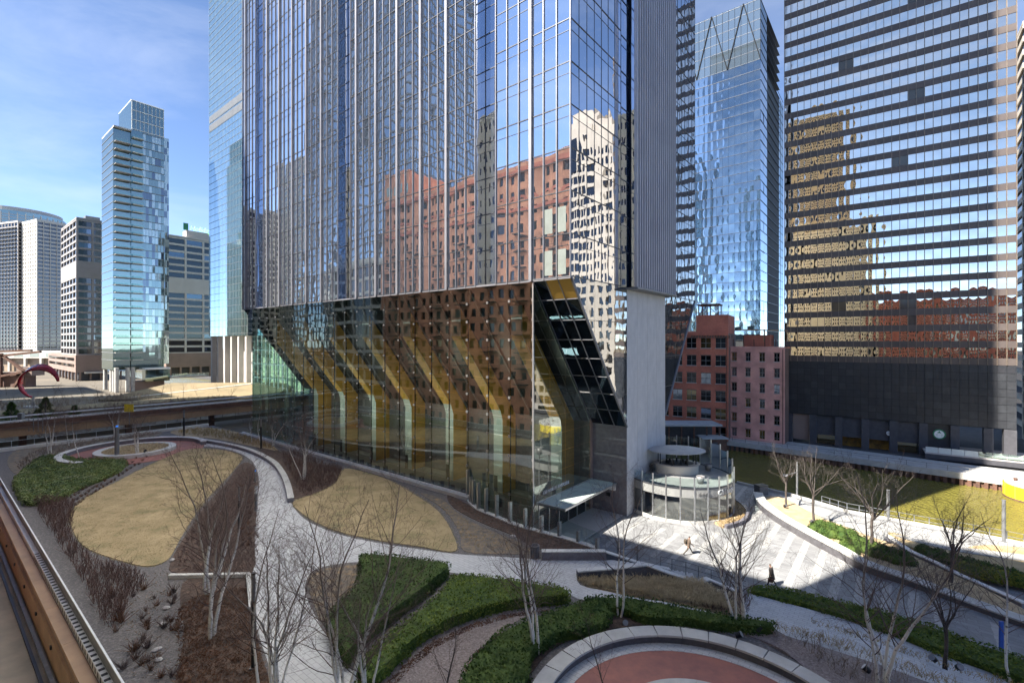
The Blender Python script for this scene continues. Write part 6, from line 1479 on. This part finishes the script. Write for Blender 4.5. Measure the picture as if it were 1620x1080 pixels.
for j in range(46):
    px = rng.uniform(168, 285); py = rng.uniform(915, 1078)
    if px < 168 + (py - 915) * .15: continue
    o = link('grass_tuft', tf[j % 4], None, P(px, py, G), rng.random() * 6); o.scale = [.8 + .8 * rng.random()] * 3
    tag(o, 'dead brown tuft scattered on the grey gravel at lower left', 'tuft', 'tufts on the lower left gravel')
for j in range(12):
    for (x0, x1) in ((383, 0), (394, 0)):
        py = 770 + j * 8.5; o = link('grass_tuft', tf[(j + x0) % 4], None, P(x0 + rng.normal(0, 1), py, G), rng.random() * 6); o.scale = (1.3, 1.3, 1.3)
        tag(o, 'brown tuft in the double row beside the garden path', 'tuft', 'tufts beside the garden path')
# small stones on the gravel
stm = MB().lathe((0, 0, 0), [(.02, -.06), (.2, 0), (.24, .1), (.14, .2), (.02, .22)], 7).mesh('stone', M['stone_grey'])
for j, (px, py) in enumerate(((263, 962), (256, 988), (272, 886), (250, 1044), (248, 1028), (870, 843), (812, 848))):
    o = link('stone', stm, None, P(px, py, G + .02), j); o.scale = (1.2, .8, .7); tag(o, 'pale stone lying on the garden gravel', 'stone', 'stones on the gravel')

# ------------------------------------------------------------------ lamps and small things
def post_lamp(name, px, py, z, h, w, label, top='grey_metal', body='dark_metal', cap=None, arm=None):
    o = tag(empty(name, P(px, py, z)), label, 'lamp post')
    MB().box(-w * 1.4, w * 1.4, -w * 1.4, w * 1.4, 0, .06).build('base_plate', M['grey_metal'], o)
    MB().cyl((0, 0), w, w, 0, h * .72, 12).build('post', M[body], o); MB().cyl((0, 0), w * .9, w * .9, h * .72, h, 12).build('lamp_head', M[top], o)
    MB().cyl((0, 0), w * 1.05, w * 1.05, h, h + .08, 12).build('cap', M[body], o)
    if cap: MB().lathe((0, 0, h + .08), [(w * .5, 0), (w * .5, .16), (w * .25, .22), (.01, .24)], 10).build('beacon', M[cap], o)
    if arm:
        MB().bar((0, 0, h * .72), (-arm, 0, h * .64), .07).build('arm', M['grey_metal'], o); MB().box(-arm - .5, -arm + .1, -.14, .14, h * .6, h * .65).build('luminaire', M['white_metal'], o)
    return o
post_lamp('lamp_post', 401, 1056, G, 5.2, .12, 'tall black lamp post beside the lower garden path')
post_lamp('lamp_post', 378, 844, G, 4.4, .10, 'thin dark lamp post among the birch branches')
post_lamp('lamp_post', 405, 808, G, 2.6, .16, 'short grey lamp pylon at the edge of the garden path', 'white_metal', 'grey_metal')
post_lamp('emergency_post', 185, 725, G, 4.8, .3, 'grey call post with blue beacon by the far round planter', 'grey_metal', 'grey_metal', 'blue_lamp')
post_lamp('emergency_post', 404, 762, G, 1.3, .12, 'small post with blue beacon beside the garden path', 'grey_metal', 'grey_metal', 'blue_lamp')
post_lamp('lamp_post', 291, 690, G, 5.0, .16, 'dark lamp post in front of the railway girder')
post_lamp('lamp_post', 413, 710, G, 5.2, .14, 'dark lamp post behind the curved seat wall')
post_lamp('lamp_post', 1261, 786, 0, 4.6, .12, 'grey river lamp post with an arm by the pavilion end', 'grey_metal', 'grey_metal', arm=1.3)
post_lamp('lamp_post', 1405, 822, 0, 3.4, .17, 'plain grey river lamp post in front of the sunlit water', 'grey_metal', 'grey_metal')
post_lamp('lamp_post', 1588, 856, 0, 4.2, .17, 'grey river lamp post near the yellow dolphin', 'grey_metal', 'grey_metal')
o = tag(empty('sign_post', P(1584, 1030, .1)), 'bright blue narrow sign post behind the low hedge at right', 'sign'); MB().box(-.12, .12, -.05, .05, 0, 2.0).build('panel', M['blue'], o); MB().box(-.2, .2, -.12, .12, 0, .08).build('base', M['grey_metal'], o)
o = tag(empty('litter_bin', P(846, 882, G)), 'dark round litter bin at the end of the granite wall', 'bin')
MB().lathe((0, 0, 0), [(.3, 0), (.36, .1), (.38, .95), (.41, 1.0), (.41, 1.06), (.28, 1.06), (.26, .9), (.02, .9)], 20).build('bin_body', M['granite_dk'], o, smooth=True)
for q in range(12): MB().box(-.02, .02, -.012, .012, .12, .94).build('slat', M['grey_metal'], o, (.385 * math.cos(q * .5236), .385 * math.sin(q * .5236), 0), q * .5236 + R(90))
o = tag(empty('utility_box', P(1204, 781, 0)), 'black granite box at the tip of the curved parapet', 'box'); MB().box(-.7, .7, -.5, .5, 0, 1.15).build('box_body', M['granite_dk'], o, (0, 0, 0), .3); MB().box(-.76, .76, -.56, .56, 1.15, 1.25).build('lid', M['dark_metal'], o, (0, 0, 0), .3)
for q, (px, py, z, lab) in enumerate(((988, 990, G, 'black ground spotlight under the two stemmed birch'), (1165, 1010, G, 'black ground spotlight near the three stemmed birch'), (1198, 1003, G, 'white rimmed spotlight at the right end of the dark hedge'), (1157, 990, G, 'white faced spotlight beside the three stemmed birch'), (1376, 1068, 1.9, 'round spotlight in the gravel at lower right'), (1479, 1048, 1.2, 'black spotlight left of the round crowned tree'), (1515, 1060, 1.2, 'black spotlight right of the round crowned tree'), (1240, 803, .4, 'spotlight at the foot of the first bank tree'), (1282, 829, .4, 'spotlight at the foot of the second bank tree'), (228, 716, G + .6, 'black spotlight on the edge of the far round planter'))):
    o = tag(empty('spotlight', P(px, py, z), q), lab, 'spotlight', 'garden spotlights'); MB().cyl((0, 0), .03, .03, 0, .15, 8).build('stake', M['dark_metal'], o)
    h_ = MB().cyl((0, 0), .15, .18, 0, .34, 14).build('housing', M['dark_metal'], o, (0, 0, .2)); h_.rotation_euler = (R(55), 0, 0)
    l_ = MB().cyl((0, 0), .17, .17, .34, .36, 14).build('lens', M['white_metal'] if q in (2, 3, 4) else M['grey_metal'], o, (0, 0, .2)); l_.rotation_euler = (R(55), 0, 0)
# bollard lights and handrail at the plaza edge
for q, (px, py) in enumerate(((915, 857), (946, 868), (978, 873), (1008, 882))):
    o = tag(empty('bollard_light', P(px, py, .5)), ['slim bollard nearest the glass fence end', 'second slim bollard from the glass fence', 'slim bollard above the stair wall', 'slim bollard at the lower end of the stair wall'][q], 'bollard', 'slim bollards along the stair edge'); MB().box(-.07, .07, -.07, .07, -.3, 1.1).build('shaft', M['grey_metal'], o); MB().box(-.09, .09, -.09, .09, 1.1, 1.16).build('cap', M['steel'], o)
H = [P(a, b, z) for a, b, z in ((1045, 896, 1.2), (1063, 900, .9), (1085, 905, .6), (1105, 911, .3), (1125, 917, .1), (1150, 925, 0), (1180, 936, 0))]
o = tag(empty('handrail', H[0]), 'thin steel handrail beside the stair down to the plaza', 'railing')
for i in range(len(H) - 1):
    for dz in (.45, .9): MB().bar(H[i] - H[0] + Vector((0, 0, dz)), H[i+1] - H[0] + Vector((0, 0, dz)), .05).build('rail', M['grey_metal'], o)
    MB().bar(H[i] - H[0] - Vector((0, 0, .2)), H[i] - H[0] + Vector((0, 0, .9)), .06).build('post', M['grey_metal'], o)
# yellow dolphin in the river
dp = at_depth(1652, 80, -6); o = tag(empty('mooring_dolphin', dp), 'big yellow round mooring dolphin in the river at right', 'dolphin')
MB().cyl((0, 0), 4.9, 4.9, -1, 2.3, 40).build('drum', M['yellow'], o); MB().cyl((0, 0), 4.7, 4.7, 2.3, 2.45, 40).build('top_slab', M['concrete'], o); MB().cyl((0, 0), 4.93, 4.93, -.2, .25, 40).build('waterline', M['rust'], o)
for q in range(14): MB().box(-.03, .03, -.012, .012, -.2, 2.3).build('seam', M['tan_steel'], o, (4.905 * math.cos(q * .449), 4.905 * math.sin(q * .449), 0), q * .449 + R(90))
for q in range(3): MB().cyl((math.cos(q * 2.1) * 3.4, math.sin(q * 2.1) * 3.4), .25, .3, 2.45, 2.9, 12).build('bollard', M['rust'], o)

# ------------------------------------------------------------------ people
def person(loc, rz, label, coat, legs, stride, arms, coat_len, hair='hair', scale=1.0):
    """walking figure facing local +x; one continuous skinned body"""
    J = {}; E_ = []
    def add(n, co, r, parent=None): J[n] = (Vector(co), r, len(J)); (E_.append((J[parent][2], J[n][2])) if parent else None)
    s = stride
    add('pelvis', (0, 0, .95), (.15, .17)); add('waist', (.02, 0, 1.12), (.13, .155), 'pelvis'); add('chest', (.05, 0, 1.32), (.15, .19), 'waist'); add('neckb', (.07, 0, 1.47), (.08, .09), 'chest')
    add('neck', (.09, 0, 1.54), (.055, .055), 'neckb'); add('jaw', (.115, 0, 1.60), (.075, .07), 'neck'); add('head', (.11, 0, 1.68), (.095, .082), 'jaw'); add('crown', (.10, 0, 1.76), (.055, .055), 'head')
    for sd, y in (('L', .1), ('R', -.1)):
        f = s if sd == 'L' else -s
        add('hip' + sd, (0, y, .90), (.095, .095), 'pelvis'); kx = .5 * f + (.06 if f < 0 else .04)
        add('knee' + sd, (kx * .5 + .03, y, .51), (.065, .065), 'hip' + sd)
        if f > 0: an, toe = (f * .55 + .02, y, .09), (f * .55 + .19, y, .06)
        else: an, toe = (f * .62, y, .15), (f * .62 + .14, y, .04)
        add('ankle' + sd, an, (.045, .045), 'knee' + sd); add('toe' + sd, toe, (.042, .045), 'ankle' + sd)
        g = -f * arms
        add('shoulder' + sd, (.05, y * 2.0, 1.42), (.062, .062), 'neckb'); add('elbow' + sd, (.02 + g * .25, y * 2.25, 1.15), (.05, .05), 'shoulder' + sd)
        add('wrist' + sd, (.10 + g * .55, y * 2.2, .94), (.036, .036), 'elbow' + sd); add('palm' + sd, (.13 + g * .62, y * 2.2, .88), (.036, .024), 'wrist' + sd)
        for q in range(4): add('finger%s%d' % (sd, q), (.115 + g * .65 + (q - 1.5) * .02, y * 2.18, .79 + .01 * abs(q - 1.5)), (.010, .010), 'palm' + sd)
        add('thumb' + sd, (.17 + g * .62, y * 2.05, .84), (.011, .011), 'wrist' + sd)
    me = bpy.data.meshes.new('body'); me.from_pydata([tuple(v[0]) for v in J.values()], E_, []); ob = bpy.data.objects.new('tmp', me); COL.objects.link(ob)
    md = ob.modifiers.new('s', 'SKIN'); me.skin_vertices[0].data[0].use_root = True
    for i, v in enumerate(J.values()): me.skin_vertices[0].data[i].radius = v[1]
    sb_ = ob.modifiers.new('u', 'SUBSURF'); sb_.levels = 2; sb_.render_levels = 2
    dg = bpy.context.evaluated_depsgraph_get(); dg.update(); ev = ob.evaluated_get(dg); body = bpy.data.meshes.new_from_object(ev); bpy.data.objects.remove(ob)
    body.materials.clear()
    for m in (M['skin'], M[coat], M[legs], M['dark_metal'], M[hair]): body.materials.append(m)
    for p in body.polygons:
        c = p.center
        if c.z > 1.66 or (c.z > 1.58 and c.x < .09): i = 4
        elif c.z > 1.53: i = 0
        elif c.z < .11: i = 3
        elif abs(c.y) > .15 and c.z < .93 and c.z > .7: i = 0
        elif c.z > .93 or abs(c.y) > .16: i = 1
        else: i = 2
        p.material_index = i; p.use_smooth = True
    o = tag(empty('person', loc, rz), label, 'person'); o.scale = (scale,) * 3; link('body', body, o)
    # coat as its own garment
    prof = [(.02, 1.52, .09, .10), (.05, 1.45, .13, .21), (.05, 1.3, .175, .225), (.03, 1.1, .165, .2), (.0, .95, .185, .205), (-.01, coat_len, .23 if coat_len < .8 else .195, .225)]
    mb = MB(); S_ = 18
    for (x, z, rx, ry) in prof:
        for q in range(S_): a = 2 * math.pi * q / S_; mb.v.append((x + rx * math.cos(a), ry * math.sin(a), z))
    for k in range(len(prof) - 1):
        for q in range(S_): j = (q + 1) % S_; mb.f.append((k*S_+q, k*S_+j, (k+1)*S_+j, (k+1)*S_+q))
    mb.build('coat', M[coat], o, smooth=True)
    # face: nose, ears, eyes
    MB().lathe((.205, 0, 1.655), [(.004, -.02), (.016, -.012), (.012, .01), (.003, .025)], 8).build('nose', M['skin'], o, smooth=True)
    for y in (-.082, .082): MB().lathe((.11, y, 1.66), [(.004, -.03), (.018, -.01), (.018, .015), (.004, .03)], 8).build('ear', M['skin'], o, smooth=True)
    for y in (-.03, .03): MB().lathe((.192, y, 1.685), [(.002, -.01), (.01, 0), (.002, .01)], 8).build('eye', M['dark_metal'], o, smooth=True)
    return o
p1 = person(P(1089, 877, 0), R(5), 'person in brown and olive walking right with a backpack across the sunlit plaza', 'cloth_tan', 'cloth_olive', .85, .6, .86, scale=1.02)
b_ = tag(empty('backpack', P(1089, 877, 0) + Vector((-.28, 0, 1.28)), R(5)), 'small olive backpack on the walking person', 'backpack'); 
MB().lathe((0, 0, -.22), [(.02, 0), (.12, .02), (.15, .15), (.145, .34), (.09, .46), (.02, .47)], 14).build('pack', M['cloth_olive'], b_, smooth=True); MB().bar((.1, .08, .2), (.3, .09, -.1), .03).bar((.1, -.08, .2), (.3, -.09, -.1), .03).build('strap', M['cloth_black'], b_)
p2l = P(1221, 927, 0)
p2 = person(p2l, R(150), 'person in a long black coat walking left past the plaza hedge', 'cloth_black', 'cloth_black', .5, .15, .62, scale=1.06)
b_ = tag(empty('hand_bag', p2l + Vector((-.22, -.2, .62)), R(150)), 'dark bag held by the person in the black coat', 'bag')
MB().box(-.2, .2, -.07, .07, -.16, .14).build('bag_body', M['rust'], b_); MB().bar((-.12, 0, .14), (-.06, 0, .3), .025).bar((-.06, 0, .3), (.06, 0, .3), .025).bar((.06, 0, .3), (.12, 0, .14), .025).build('handle', M['cloth_black'], b_)
p3 = person(bm @ Vector((36.2, 1.5, -2.3)), R(-60), 'person in dark clothes standing under the bronze slab', 'cloth_black', 'cloth_black', .2, .1, .8)
